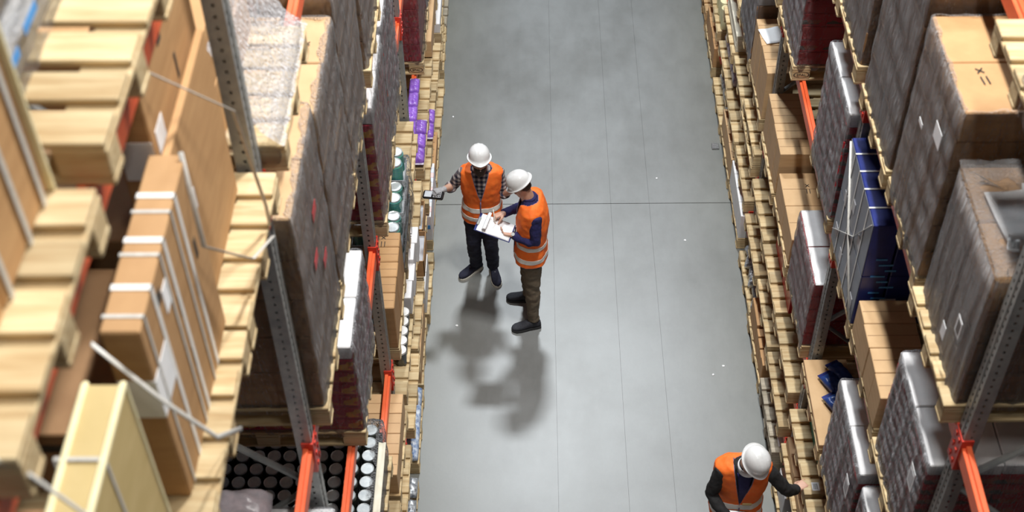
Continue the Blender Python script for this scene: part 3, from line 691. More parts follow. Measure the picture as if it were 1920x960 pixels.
load('L', 3, 1, 1, 3.05, 7, 1, 3, 'red_print', 'red printed pack tower in film by the far orange beam, left rack', seed=24, film='film_low_haze', mats=['red_print', 'red_board'])
P('L', 3, 2, 1, 'the far grey-filmed tower'); load('L', 3, 2, 1, 2.7, 6, 2, 2, 'red_print', 'farthest red pack tower at the top edge, left rack', seed=25, film='film_grey')
# ===== LEFT level B
P('L', 1, 1, 'B', None)
P('L', 1, 2, 'B', 'the cross-marked brown cartons')
carton_row('L', 1, 2, 'B', .24, 4, 'carton_pale', 'brown carton', 'in the low cross-marked block, left rack', u0=.0, u1=.60, nx=2, v0=.02, v1=.78, mark=((0, 3, 0), (1, 3, 0), (0, 2, 0)))
P('L', 2, 0, 'B', 'the white-lidded tubs')
s = -1
def tub(x, y, z, r0, h, lab, m='lid_white', body='jar_dark', grp=None, seg=20):
    root = empty('tub', (x, y, z), lab, 'tub', grp)
    bm = bmesh.new(); cyl_bm(bm, (0, 0, h * .45), r0 * .92, h * .9, seg, r2_=r0); mesh_obj('tub_body', bm, body, root, smooth=False)
    bm = bmesh.new(); cyl_bm(bm, (0, 0, h * .94), r0 * 1.03, h * .12, seg); bmesh.ops.inset_region(bm, faces=[f for f in bm.faces if f.normal.z > .9], thickness=r0 * .15, depth=-.003); mesh_obj('lid', bm, m, root)
    return root
zB = LV['B'] + PALH + .002
for j in range(5): tub(-1.075, slot_y(2, 0) + .33 + .102 * j, zB, .048, .16, f'{ORD[j]} white-lidded tub in the row at waist height, left rack')
P('L', 2, 1, 'B', 'the white cartons with printed dots')
for j in range(4):
    root = empty('carton', (-1.085 + (0.0, .012, 0, .02)[j], slot_y(2, 1) + .10 + .20 * j, zB), f'{ORD[j]} white carton with printed dots at waist height, left rack', 'carton')
    box('box_body', (0, 0, .10 + .02 * (j > 1)), (.14, .196, .20 + .04 * (j > 1)), 'white_board', root, .004)
    for a in (-.02, .012):
        for c in (-.05, -.02, .01): box('print_dot', (a, c, .2012 + .04 * (j > 1)), (.012, .010, .0016), 'ink', root, 0)
P('L', 2, 2, 'B', None, m='wood'); P('L', 3, 0, 'B', 'the purple foil bags')
for j in range(3): bag(-1.07, slot_y(3, 0) + .12 + .2 * j, zB, .13, .19, .09, 'purple', f'{ORD[j]} purple foil bag at waist height, left rack', seed=j, crimp='lilac')
for j in range(4): bag(-1.10, slot_y(3, 0) + .0 + .2 * j, LV[1] + .02, .10, .19, .08, 'purple', f'{ORD[j]} purple foil bag resting along the far orange beam, left rack', seed=j + 9, crimp='lilac')
P('L', 3, 1, 'B', None, stamp=True); P('L', 3, 2, 'B', 'the long brown board'); P('L', 4, 0, 'B', None)
box_ = empty('cardboard_slab', (-1.14, slot_y(3, 2) + .40, LV['B'] + PALH + .002), 'long flat brown cardboard slab high on the far left rack', 'cardboard')
box('slab_body', (0, 0, .10), (.26, .86, .20), 'carton_pale', box_, .004)
# ===== LEFT level A
P('L', 1, 2, 'A', None); P('L', 2, 0, 'A', None); P('L', 2, 1, 'A', None); P('L', 2, 2, 'A', 'the upright brown frames'); P('L', 3, 0, 'A', None); P('L', 3, 1, 'A', 'the small purple bags', )
P('L', 3, 2, 'A', None); P('L', 4, 0, 'A', 'the white slab'); P('L', 1, 1, 'A', None); P('L', 4, 1, 'A', None)
zA = LV['A'] + PALH + .002
for j in range(2):
    rr = empty('tray_carton', (-1.05 - .03 * j, slot_y(2, 2) + .2 + .4 * j, zA), f'{ORD[j]} open brown tray carton at knee height, left rack', 'carton')
    bm = bmesh.new(); add_box(bm, -.07, .07, -.19, .19, 0, .01)
    for a in ((-.07, -.064, -.19, .19), (.064, .07, -.19, .19), (-.07, .07, -.19, -.184), (-.07, .07, .184, .19)): add_box(bm, *a, .01, .20)
    mesh_obj('tray_body', bm, 'carton', rr); box('contents', (0, 0, .08), (.12, .36, .14), 'grey_board', rr, .004)
for j in range(2): bag(-1.04, slot_y(3, 1) + .15 + .21 * j, zA, .11, .2, .08, 'purple', f'{ORD[j]} small purple bag low on the far left rack', seed=j + 30, crimp='lilac')
rr = empty('white_slab', (-1.045, slot_y(4, 0) + .40, zA), 'narrow white boxed slab low on the farthest left rack bay', 'box'); box('slab_body', (0, 0, .06), (.10, .78, .12), 'white_board', rr, .003)
# ===== LEFT floor
P('L', 1, 2, 'F', 'the torn paper sacks'); P('L', 2, 0, 'F', 'the blue and white bags'); P('L', 2, 1, 'F', 'the brown floor slab'); P('L', 2, 2, 'F', 'the white floor cartons')
P('L', 3, 0, 'F', 'the pink and white boxes'); P('L', 3, 1, 'F', 'the low brown carton'); P('L', 3, 2, 'F', None); P('L', 4, 0, 'F', None); P('L', 4, 0, 'F', None, z=PALH + .004, dx=.02, short='stacked on'); P('L', 4, 1, 'F', None, m='wood_grey')
for j in range(4): bag(-1.045, slot_y(2, 0) + .10 + .19 * j, PALH + .002, .13, .2, .10, 'blue_bag', f'{ORD[j]} crumpled blue and white bag on the floor pallet, left side', seed=j + 40)
for j in range(3): bag(-1.03, slot_y(1, 2) + .25 + .22 * j, PALH + .002, .12, .2, .08, 'foil', f'{ORD[j]} crumpled pale sack by the floor at the bottom left of the aisle', seed=j + 50)
rr = empty('cardboard_slab', (-1.06, slot_y(2, 1) + .38, PALH + .002), 'narrow brown carton lying on the floor pallet beside the aisle, left', 'cardboard'); box('slab_body', (0, 0, .13), (.12, .72, .26), 'carton_pale', rr, .004)
PW = ['white_board', 'pale_blue', 'pink', 'pale_blue', 'white_board', 'pink', 'white_board', 'pale_blue', 'white_board', 'pink', 'white_board']
CN = {'white_board': 'white', 'pale_blue': 'pale blue', 'pink': 'pink'}
for j, mm in enumerate(PW[::-1]):
    rr = empty('thin_box', (-1.045, slot_y(3, 0) + .035 + .0695 * j, PALH + .002), f'{CN[mm]} slim box, {ORD[j]} in the row on the floor pallet under the scanner', 'box')
    box('box_body', (0, 0, .16), (.125, .0675, .32), mm, rr, .002)
    if j == 0: box('print_band', (0, -.0345, .18), (.10, .0016, .05), 'ink_blue', rr, 0)
for j in range(2):
    rr = empty('carton', (-1.03, slot_y(2, 2) + .13 + .24 * j, PALH + .002), f'{ORD[j]} narrow white carton with a black dot on the floor, left side', 'carton')
    box('box_body', (0, 0, .15), (.075, .235, .30), 'white_board', rr, .003); box('print_dot', (0, .02, .301), (.012, .012, .0016), 'ink', rr, 0)
rr = empty('carton', (-1.07, slot_y(3, 1) + .30, PALH + .002), 'low brown slatted carton on the floor behind the scanner', 'carton'); box('box_body', (0, 0, .08), (.16, .55, .16), 'carton', rr, .004)
for j in range(5): box('slot_line', (.0, -.22 + .11 * j, .1612), (.12, .012, .0016), 'carton_dark', rr, 0)

# ===== RIGHT level 4/3
P('R', 1, 0, 4, None)
rr = empty('stretch_film_bundle', (2.08, slot_y(1, 0) + .15, LV[4] + PALH), 'crumpled clear film trailing over the pallet at the top right corner', 'film')
film_shell('film_fold', 1, -.03, .35, -.02, .25, -.12, .015, 1, 'film_low_haze', rr, 77, ridge=.02)
P('R', 1, 0, 3, 'the bulky wrapped load with papers on top')
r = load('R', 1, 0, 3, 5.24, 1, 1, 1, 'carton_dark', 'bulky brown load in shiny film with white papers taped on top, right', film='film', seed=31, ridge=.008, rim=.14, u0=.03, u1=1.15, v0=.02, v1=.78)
for c in list(r.children):
    if c.name.startswith('carton'): bpy.data.objects.remove(c)
hh = 5.24 - 4.365
for l in range(4):
    for j in range(2):
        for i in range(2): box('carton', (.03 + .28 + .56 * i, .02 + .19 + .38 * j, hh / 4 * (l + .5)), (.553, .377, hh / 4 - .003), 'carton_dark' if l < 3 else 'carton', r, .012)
sheet('paper', (.22, .42, hh + .020), .22, .32, 'paper', r, .10, .0012); sheet('paper', (.36, .46, hh + .022), .21, .30, 'paper', r, -.2, .0012)
sheet('barcode_label', (.15, .22, hh + .022), .055, .08, 'paper', r, -.3, .001)
for i in range(6): box('bar', (.130 + .008 * i, .225 - .0018 * i, hh + .0265), (.0028 + .001 * (i % 2), .05, .001), 'ink', r, 0, (0, 0, -.3))
bm = bmesh.new(); nu, nv = 44, 34; g = []
for i in range(nu + 1):
    row = []
    for j in range(nv + 1):
        x_, y_ = .025 + 1.13 * i / nu, .015 + .77 * j / nv
        row.append(bm.verts.new((x_, y_, hh + .034 + .012 * noise.noise(Vector((x_ * 9, y_ * 14, 2))) + .008 * noise.noise(Vector((x_ * 26, y_ * 32, 7))))))
    g.append(row)
for i in range(nu):
    for j in range(nv): bm.faces.new((g[i][j], g[i + 1][j], g[i + 1][j + 1], g[i][j + 1]))
mesh_obj('film_cover', bm, 'film_crinkle', r, smooth=True)
box('barcode_label', (-.024, .12, .45), (.002, .07, .11), 'paper', r, 0); box('barcode_label', (-.024, .27, .25), (.002, .06, .09), 'paper', r, 0)
for i in range(4): box('bar', (-.0258, .100 + .012 * i, .45), (.001, .005, .08), 'ink', r, 0)
P('R', 1, 1, 3, 'the wrapped stack with a lit brown lid', dx=.0)
r = load('R', 1, 1, 3, 5.50, 6, 2, 3, 'carton', 'tall wrapped stack whose lit brown lid bears a cross mark, upper right', film='film', seed=32, topm='carton', rim=.02, ridge=.010)
mark_x(r, (.16, .33, 5.50 - 4.365 + .004), .05, .15); box('paper_label', (-.018, .18, .85), (.002, .12, .10), 'paper', r, 0); box('paper_label', (-.018, .45, .70), (.002, .07, .03), 'paper', r, 0)
P('R', 1, 2, 3, 'the third wrapped stack of the right rack')
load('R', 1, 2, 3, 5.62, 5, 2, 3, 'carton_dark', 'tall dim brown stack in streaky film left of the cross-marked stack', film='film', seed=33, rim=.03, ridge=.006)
P('R', 2, 0, 3, 'the crinkled wrapped stack at the top')
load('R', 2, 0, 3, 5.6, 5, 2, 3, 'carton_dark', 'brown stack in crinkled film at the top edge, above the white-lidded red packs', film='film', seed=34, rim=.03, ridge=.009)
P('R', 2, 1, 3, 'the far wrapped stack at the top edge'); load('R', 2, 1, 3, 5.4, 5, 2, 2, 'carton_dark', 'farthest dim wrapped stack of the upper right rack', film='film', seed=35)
for b_, k_ in ((0, 1), (0, 2), (1, 0), (1, 1), (1, 2), (2, 0), (2, 1)):  # unseen top-level loads and pallets, added to shade the goods below
    P('R', b_, k_, 5, f'the {ORD[b_ * 3 + k_ - 1]} unseen load added for shade')
    load('R', b_, k_, 5, 8.35, 2, 1, 1, 'carton', f'{ORD[b_ * 3 + k_ - 1]} brown load added above the frame to shade lower goods, right rack', film=None)
# ===== RIGHT level 2
def white_red(b, k, lv, top, n, label, seed, lab2=True, mats=None, film='film_grey'):
    r = load('R', b, k, lv, top, n, 2, 3, 'red_print', label, film=film, seed=seed, topm='white_board', rim=.004, ridge=.009, mats=mats)
    if lab2:
        box('paper_label', (-.020, .10, (top - LV[lv] - PALH) * .72), (.002, .09, .16), 'paper', r, 0); box('print_block', (-.0215, .10, (top - LV[lv] - PALH) * .72), (.001, .06, .10), 'grey_board', r, 0)
    return r
P('R', 1, 0, 2, 'the nearest white-lidded red packs'); white_red(1, 0, 2, 3.84, 9, 'nearest white-lidded red packs in ribbed film, beside the lower right post', 41)
P('R', 1, 1, 2, 'the short brown carton stack')
for l in range(1):
    carton_row('R', 1, 1, 2, .29, 4, 'carton_pale', 'plain brown carton', 'in the short stack between red packs, right rack', u0=.005, u1=.33, v0=.01, v1=.79)
P('R', 1, 2, 2, 'the deep blue strapped cartons')
r = empty('strapped_load', (2.035, slot_y(1, 2), LV[2] + PALH + .002), 'deep blue cartons with slate fronts bound by white straps, right rack', 'strapped load')
hb = 3.92 - 3.026
for j in range(5):
    for l in range(2):
        box('carton', (.085, .08 + .16 * j, hb / 2 * (l + .5)), (.16, .157, hb / 2 - .003), 'blue_board', r, .004)
        box('slate_panel', (.002, .08 + .16 * j, hb / 2 * (l + .5)), (.004, .150, hb / 2 - .012), 'slate_board', r, .001)
        box('carton', (.55, .08 + .16 * j, hb / 2 * (l + .5)), (.74, .157, hb / 2 - .003), 'blue_board', r, .004)
    for w in (.02, .14):
        pass
for v in (.155, .32, .48, .64): band(r, 1, -.002, .165, v, hb, 'strap_white', .006, name='white_strap')
strap(r, ((-.006, .78, .88), (-.008, .45, .45), (-.006, .02, .02)), .008); strap(r, ((-.006, .02, .88), (-.008, .3, .5), (-.006, .78, .1)), .005)
for v, zz in ((.1, .12), (.3, .2), (.5, .12), (.7, .16), (.2, .55), (.45, .62), (.65, .5)): box('paper_label', (-.0015, v, zz), (.0016, .07, .09), 'grey_board', r, 0)
for i in range(9): box('print_block', (.10 + .035 * (i % 3), -.0012, .60 - .05 * i), (.07 + .02 * (i % 2), .0016, .014), 'ink_blue', r, 0)
box('print_block', (.32, -.0012, .80), (.10, .0016, .04), 'paper', r, 0)
box('barcode_label', (.20, -.0015, .22), (.10, .0016, .045), 'paper', r, 0)
P('R', 2, 0, 2, 'the white-lidded red pack column, second bay'); white_red(2, 0, 2, 3.96, 8, 'white-lidded red pack column beside the deep blue cartons, right rack', 42, False)
P('R', 2, 2, 2, 'the far red pack tower', stamp=True)
load('R', 2, 2, 2, 4.12, 9, 2, 3, 'red_print', 'red printed pack tower in film at top centre of the right rack', film='film_grey', seed=43, mats=['red_board', 'red_print'])
P('R', 3, 0, 2, 'the grey-filmed stack'); load('R', 3, 0, 2, 3.9, 6, 2, 2, 'red_print', 'farthest grey-filmed red tower of the right rack', film='film_grey', seed=44)
# ===== RIGHT level 1
P('R', 1, 0, 1, 'the lowest near white-topped packs'); white_red(1, 0, 1, 2.52, 8, 'white-topped packs at the bottom edge below the big lower right post', 45)
P('R', 1, 1, 1, 'the striped red packs by the clipboard man'); white_red(1, 1, 1, 2.53, 8, 'long white-lidded packs striped with red behind the man at lower right', 46)
P('R', 1, 2, 1, 'the flat cardboard sheet with bags', dx=.0)
rr = empty('cardboard_sheet', (2.03 + .14, slot_y(1, 2) + .40, LV[1] + PALH + .002), 'flat brown cardboard cover on a pallet, with blue and yellow bags on it', 'cardboard')
box('sheet_body', (.02, 0, .02), (.32, .79, .04), 'carton_pale', rr, .003)
for j in range(4): bag(2.03 + .17 + .07 * (j % 2) , slot_y(1, 2) + .34 + .10 * j, LV[1] + PALH + .045, .12, .17, .07, 'bluyel_print', f'{ORD[j]} blue and yellow food bag on the brown cardboard cover', seed=j + 60, rz=.5, crimp='blue_board')
rr = empty('carton', (2.03 + .72, slot_y(1, 2) + .42, LV[1] + PALH + .002), 'dark blue carton printed with a yellow disc and the digit 5', 'carton')
box('box_body', (0, 0, .10), (.50, .76, .20), 'blue_board', rr, .004)
bm = bmesh.new(); cyl_bm(bm, (-.10, -.05, .2006), .09, .0012, 28); mesh_obj('printed_disc', bm, 'carton_yellow', rr); text('printed_digit', '5', .10, 'grey_board', rr, (.06, -.10, .2008), (0, 0, 0))
P('R', 2, 0, 1, 'the wrapped red-edged white lids')
r = load('R', 2, 0, 1, 2.34, 5, 2, 2, 'red_board', 'white lids with red edges under crinkled film beside the middle post', film='film', seed=47, topm='red_board', rim=.02, ridge=.006)
for j in range(2): box('white_lid', (.20, .2 + .395 * j, 2.34 - 1.666 + .004), (.35, .385, .006), 'white_board', r, .002)
P('R', 2, 1, 1, 'the two cross-marked brown cartons')
carton_row('R', 2, 1, 1, .28, 2, 'carton_pale', 'large brown carton with a printed cross', 'in the middle of the right rack', u0=.015, u1=.40, v0=.01, v1=.79, mark=((0, 0, 0), (0, 1, 0)))
rr = empty('carton', (2.03 + .55, slot_y(2, 1) + .30, LV[1] + PALH + .002), 'white carton with grey striped label beside the cross-marked cartons', 'carton'); box('box_body', (0, 0, .13), (.2, .30, .26), 'white_board', rr, .003)
for j in range(5): box('print_stripe', (.0, -.10 + .05 * j, .2612), (.12, .012, .0016), 'grey_board', rr, 0, (0, 0, .5))
P('R', 2, 2, 1, 'the row of small brown cartons')
carton_row('R', 2, 2, 1, .44, 4, 'carton_pale', 'brown carton of the lower row', 'left of the right orange beam', u0=.01, u1=.30, v0=.0, v1=.79)
P('R', 3, 0, 1, 'the brown cartons under a white paper')
carton_row('R', 3, 0, 1, .52, 4, 'carton_pale', 'brown carton of the upper row', 'under the white paper sheet, right rack', u0=.01, u1=.26, v0=.0, v1=.79)
sheet('paper_sheet', (2.03 + .12, slot_y(3, 0) + .53, LV[1] + PALH + .53), .19, .22, 'paper', None, .25, .0012, 'white paper sheet lying on the upper row of brown cartons', 'paper')
P('R', 3, 1, 1, 'the far film-wrapped stack with white cover')
r = load('R', 3, 1, 1, 2.42, 5, 2, 2, 'carton_dark', 'dim film-wrapped stack with a white cover at the top right of the aisle', film='film_grey', seed=48, topm='grey_board')
sheet('white_cover', (.15, .2, 2.42 - 1.666 + .02), .26, .36, 'paper', r, .1, .0012)
P('R', 3, 2, 1, None)
# ===== RIGHT level B
P('R', 1, 1, 'B', None)
P('R', 1, 2, 'B', 'the green flat box', label_tag=True)
rr = empty('flat_box', (2.03 + .17, slot_y(1, 2) + .47, zB), 'dark green flat box with a pale label, on the pallet the man touches', 'box'); box('box_body', (0, 0, .05), (.12, .42, .10), 'green_board', rr, .003); box('paper_label', (.03, .05, .1008), (.06, .16, .0016), 'grey_board', rr, 0)
P('R', 2, 0, 'B', None); P('R', 2, 1, 'B', 'the grey red-edged boxes')
for j in range(2):
    rr = empty('flat_box', (2.03 + .17, slot_y(2, 1) + .17 + .42 * j, zB), f'{ORD[j]} grey flat box with red edges at waist height, right rack', 'box')
    box('box_body', (0, 0, .13), (.16, .38, .26), 'red_board', rr, .003); box('grey_lid', (0, 0, .262), (.158, .376, .006), 'grey_board', rr, .002)
P('R', 2, 2, 'B', None); P('R', 3, 0, 'B', None); P('R', 3, 0, 'B', None, z=LV['B'] + PALH + .003, dx=.01, short='stacked on'); P('R', 3, 1, 'B', None)
P('R', 3, 2, 'B', 'the pale board stack'); 
for j in range(5):
    rr = empty('board', (2.03 + .12, slot_y(3, 2) + .40, zB + .04 * j), f'pale cream board slab, {("lowest", "second lowest", "middle", "second highest", "highest")[j]} of the far stack, right rack', 'board'); box('board_body', (random.uniform(-.004, .004), 0, .0195), (.20, .78, .038), 'cream', rr, .002)
# ===== RIGHT level A
P('R', 1, 1, 'A', None)
P('R', 1, 2, 'A', 'the long brown cartons')
carton_row('R', 1, 2, 'A', .10, 2, 'carton_pale', 'long low brown carton', 'behind the reaching hand', u0=.03, u1=.17, v0=.0, v1=.79)
P('R', 2, 0, 'A', None); P('R', 2, 1, 'A', None); P('R', 2, 2, 'A', 'the dark wrapped scraps'); P('R', 3, 0, 'A', None); P('R', 3, 1, 'A', None); P('R', 3, 2, 'A', 'the speckled lilac bags')
for j in range(4): bag(2.03 + .10, slot_y(3, 2) + .08 + .2 * j, zA, .14, .2, .14, 'lilac', f'{ORD[j]} speckled lilac bag low on the far right rack', seed=j + 70)
for j in range(4): bag(2.03 + .17 + .03 * (j % 2), slot_y(2, 2) + .08 + .2 * j, zA, .18, .2, .06, 'foil', f'{ORD[j]} dark crumpled film bundle behind the low orange beam, right', seed=j + 80)
P('R', 4, 0, 'A', 'the pale yellow rolls')
for j in range(4): tub(2.03 + .06, slot_y(4, 0) + .06 + .13 * j, zA, .055, .26, f'{ORD[j]} pale yellow roll in the far row, top of right rack', 'yellow_cream', 'yellow_cream')
# ===== RIGHT floor
P('R', 1, 2, 'F', 'the white-lidded carton by the man'); P('R', 1, 1, 'F', None)
for j in range(2):
    rr = empty('carton', (2.06, slot_y(1, 2) + .15 + .42 * j, PALH + .002), f'{ORD[j]} white-topped grey carton on the floor beside the reaching man', 'carton'); box('box_body', (0, 0, .13), (.11, .30, .26), 'grey_board', rr, .003); box('white_lid', (0, 0, .262), (.11, .30, .006), 'white_board', rr, .002)
P('R', 2, 0, 'F', 'the weathered pallet', m='wood_grey', short='grey'); P('R', 2, 0, 'F', 'grey2', m='wood_grey', z=PALH + .003, dx=.0, short='stacked grey')
P('R', 2, 1, 'F', 'the narrow brown cartons')
for j, (l_, h_) in enumerate(((.10, .22), (.10, .20), (.12, .21), (.10, .22), (.34, .25))):
    y_ = slot_y(2, 1) + .02 + (0, .105, .21, .335, .44)[j]
    rr = empty('carton', (2.055, y_ + l_ / 2, PALH + .002), f'{ORD[j]} narrow brown carton on the floor pallet, right of the aisle', 'carton'); box('box_body', (0, 0, h_ / 2), (.11, l_ - .004, h_), 'carton', rr, .003)
P('R', 2, 2, 'F', 'the silvery foil packets')
for j in range(6): bag(2.03 + .055 + .02 * (j % 2), slot_y(2, 2) + .07 + .13 * j, PALH + .002, .13, .14, .07 + .02 * (j % 3), 'foil', f'{ORD[j]} crumpled silvery packet on the floor pallet, right side', seed=j + 90, rz=random.uniform(-.4, .4))
P('R', 3, 0, 'F', 'the white boxes with pink print')
for j in range(4):
    rr = empty('box', (2.055, slot_y(3, 0) + .10 + .2 * j, PALH + .002), f'{ORD[j]} white box with faint pink print, right floor pallet', 'box'); box('box_body', (0, 0, .15), (.12, .196, .30), 'white_board', rr, .003); box('print_block', (0, .0, .3008), (.05, .06, .0016), 'pink', rr, 0)
P('R', 3, 1, 'F', 'the pinkish brown carton row')
carton_row('R', 3, 1, 'F', .26, 3, 'carton_pale', 'pinkish brown carton', 'on the floor pallet of the right rack', u0=.01, u1=.14, v0=.0, v1=.79)
P('R', 3, 2, 'F', 'the dark bundle'); 
for j in range(3): bag(2.03 + .10, slot_y(3, 2) + .14 + .25 * j, PALH + .002, .16, .25, .12, 'foil', f'{ORD[j]} dark crumpled bundle on a far floor pallet, right side', seed=j + 99)
P('R', 4, 0, 'F', 'the small far brown cartons')
carton_row('R', 4, 0, 'F', .26, 4, 'carton', 'small brown carton', 'on the far right floor pallet', u0=.01, u1=.16, v0=.0, v1=.79)
P('R', 4, 1, 'F', None, m='wood_red'); P('R', 4, 1, 'F', None, m='wood_red', z=PALH + .003, short='stacked on'); P('R', 4, 1, 'A', None)
# clear film scrap on the floor
bag(1.93, 10.98, .001, .08, .09, .02, 'film', 'scrap of clear film lying on the floor by the right rack', 'film', seed=5, names='film_scrap')
0 and bag(1.925, 9.05, .001, .06, .16, .03, 'film', 'thin clear film scrap against a floor pallet, right side', 'film', seed=6, names='film_scrap')

# ---------------- build the pallets with labels that count along each level
seen = {}
for (sd, b, k, lv, under, kw) in PALS: seen.setdefault((sd, lv), []).append((kw.get('y', slot_y(b, k)), kw.get('z', 0)))
for (sd, b, k, lv, under, kw) in PALS:
    kw = dict(kw); short = kw.pop('short', None); lt = kw.pop('label_tag', False)
    ys = sorted(set(y for y, z in seen[(sd, lv)])); n = ys.index(kw.get('y', slot_y(b, k)))
    pos = f'{ORD[n]} of the {LVW[lv]} level'
    if lv == 'F': pos = f'{ORD[n]} to camera on the floor'
    tone = {'wood': 'pale wooden', 'wood_grey': 'weathered grey', 'wood_red': 'dark wooden'}[kw.get('m', 'wood')]
    if short in ('stacked on', 'stacked grey'): lab = f'{tone} pallet stacked on another, {pos}, {SIDE[sd]} rack'
    elif under and short != 'grey': lab = f'{tone} pallet under {under}, {SIDE[sd]} rack'
    else:
        below = any(x[0] == sd and x[1] == b and x[2] == k and x[3] == lv and x[5].get('short', '').startswith('stacked') for x in PALS)
        lab = f'{tone} pallet beneath a second pallet, {pos}, {SIDE[sd]} rack' if below else f'bare {tone} pallet, {pos}, {SIDE[sd]} rack'
    if sd == 'R' and lv == 3 and k == 0 and b == 1: kw['dx'] = -.02
    p = pallet(sd, b, k, lv, lab, **kw)
    if lt:
        box('paper_label', (.072, -.0015, .060), (.08, .0016, .05), 'paper', p, 0); box('paper_label', (.09, .07, .1448), (.055, .075, .0012), 'paper', p, 0)
        for i in range(4): box('bar', (.075 + .009 * i, .07, .1458), (.004, .05, .0008), 'ink', p, 0)
    if lv == 'F' and sd == 'R' and b == 2 and k == 0 and short == 'stacked grey':
        box('paper_label', (.09, .12, .1450), (.05, .12, .0012), 'paper', p, 0)
# ---------------- people
def V3(*a): return Vector(a)
def voxel(bm, size, smooth_it=2, lap=0):
    me = bpy.data.meshes.new('t'); bm.to_mesh(me); bm.free()
    o = bpy.data.objects.new('t', me); C.objects.link(o)
    md = o.modifiers.new('r', 'REMESH'); md.mode = 'VOXEL'; md.voxel_size = size; md.use_smooth_shade = True
    if smooth_it: ms = o.modifiers.new('s', 'SMOOTH'); ms.iterations = smooth_it; ms.factor = .6
    dg = bpy.context.evaluated_depsgraph_get(); dg.update()
    m2 = bpy.data.meshes.new_from_object(o.evaluated_get(dg))
    bpy.data.objects.remove(o); b = bmesh.new(); b.from_mesh(m2); bpy.data.meshes.remove(m2)
    return b
def ring_loft(bm, rings, seg=28, power=2.3):
    """rings: (centre, right vector, forward vector, half width, half depth)"""
    R = []
    for c, r, f, a, b in rings:
        row = []
        for k in range(seg):
            t = 2 * math.pi * k / seg; ct, st = math.cos(t), math.sin(t)
            x = math.copysign(abs(ct) ** (2 / power), ct) * a; y = math.copysign(abs(st) ** (2 / power), st) * b
            row.append(bm.verts.new(c + r * x + f * y))
        R.append(row)
    for i in range(len(R) - 1):
        for k in range(seg): bm.faces.new((R[i][k], R[i][(k + 1) % seg], R[i + 1][(k + 1) % seg], R[i + 1][k]))
    bm.faces.new(R[0][::-1]); bm.faces.new(R[-1])
    bmesh.ops.recalc_face_normals(bm, faces=bm.faces[:])
def ball(bm, c, r, sc=(1, 1, 1), rot=None, sub=2):
    M = Matrix.Translation(c) @ (rot.to_4x4() if rot else Matrix.Identity(4)) @ Matrix.Diagonal((*[r * s_ for s_ in sc], 1))
    bmesh.ops.create_icosphere(bm, subdivisions=sub, radius=1, matrix=M)
def frame(d, n):
    d = d.normalized(); n = (n - d * n.dot(d)).normalized(); return d, n, d.cross(n)
def hand(bm, wrist, d, n, side, curl=(.5, .5, .5, .5), thumb=.5, sc=1., extra=0.):
    """wrist -> knuckles along d, n = back-of-hand normal, side=+1/-1 puts the thumb on +/- (d x n); curl per finger in radians per joint"""
    d, n, a = frame(d, n); a = a * side
    p = lambda u, v, w: wrist + d * u * sc + a * v * sc + n * w * sc
    R = []
    rows = []
    for u, w_, t_ in ((-.02, .026, .021), (.01, .029, .020), (.045, .040, .017), (.082, .042, .015), (.092, .038, .012)):
        rows.append((p(u, -.002, 0), a, n, (w_ + extra) * sc, (t_ + extra) * sc))
    ring_loft(bm, rows, 18, 2.6)
    for i, (v, L, r) in enumerate(((.031, .072, .0088), (.0105, .080, .0092), (-.0105, .074, .0088), (-.031, .060, .0078))):
        q = p(.080, v, .001); ang = .12; dd = (d + a * v * 2.2).normalized(); pts = [q - dd * .015 * sc, q]; rr = [r * 1.05, r * 1.05]; c = curl[i]
        for seg_l, f in ((.44, 1.), (.32, 1.1), (.24, .8)):
            ang += c * f; q = q + (dd * math.cos(ang) - n * math.sin(ang)) * L * seg_l * sc
            pts.append(q); rr.append(r * (1. - .09 * len(pts)) * 1.12)
        tube(bm, pts, [(x + extra) * sc for x in rr], 10)
    q = p(.018, .024, -.006); pts = [p(.0, .015, -.004), q]; rr = [.015, .014]
    d1 = (d * .62 + a * .75 - n * .25).normalized(); q = q + d1 * .042 * sc; pts.append(q); rr.append(.0115)
    d2 = (d * (.85) + a * (.45 - thumb * .6) - n * (.2 + thumb * .5)).normalized(); q = q + d2 * .032 * sc; pts.append(q); rr.append(.0098)
    q = q + (d2 - n * .2 * thumb).normalized() * .025 * sc; pts.append(q); rr.append(.0078)
    tube(bm, pts, [(x + extra) * sc for x in rr], 10)
    return p
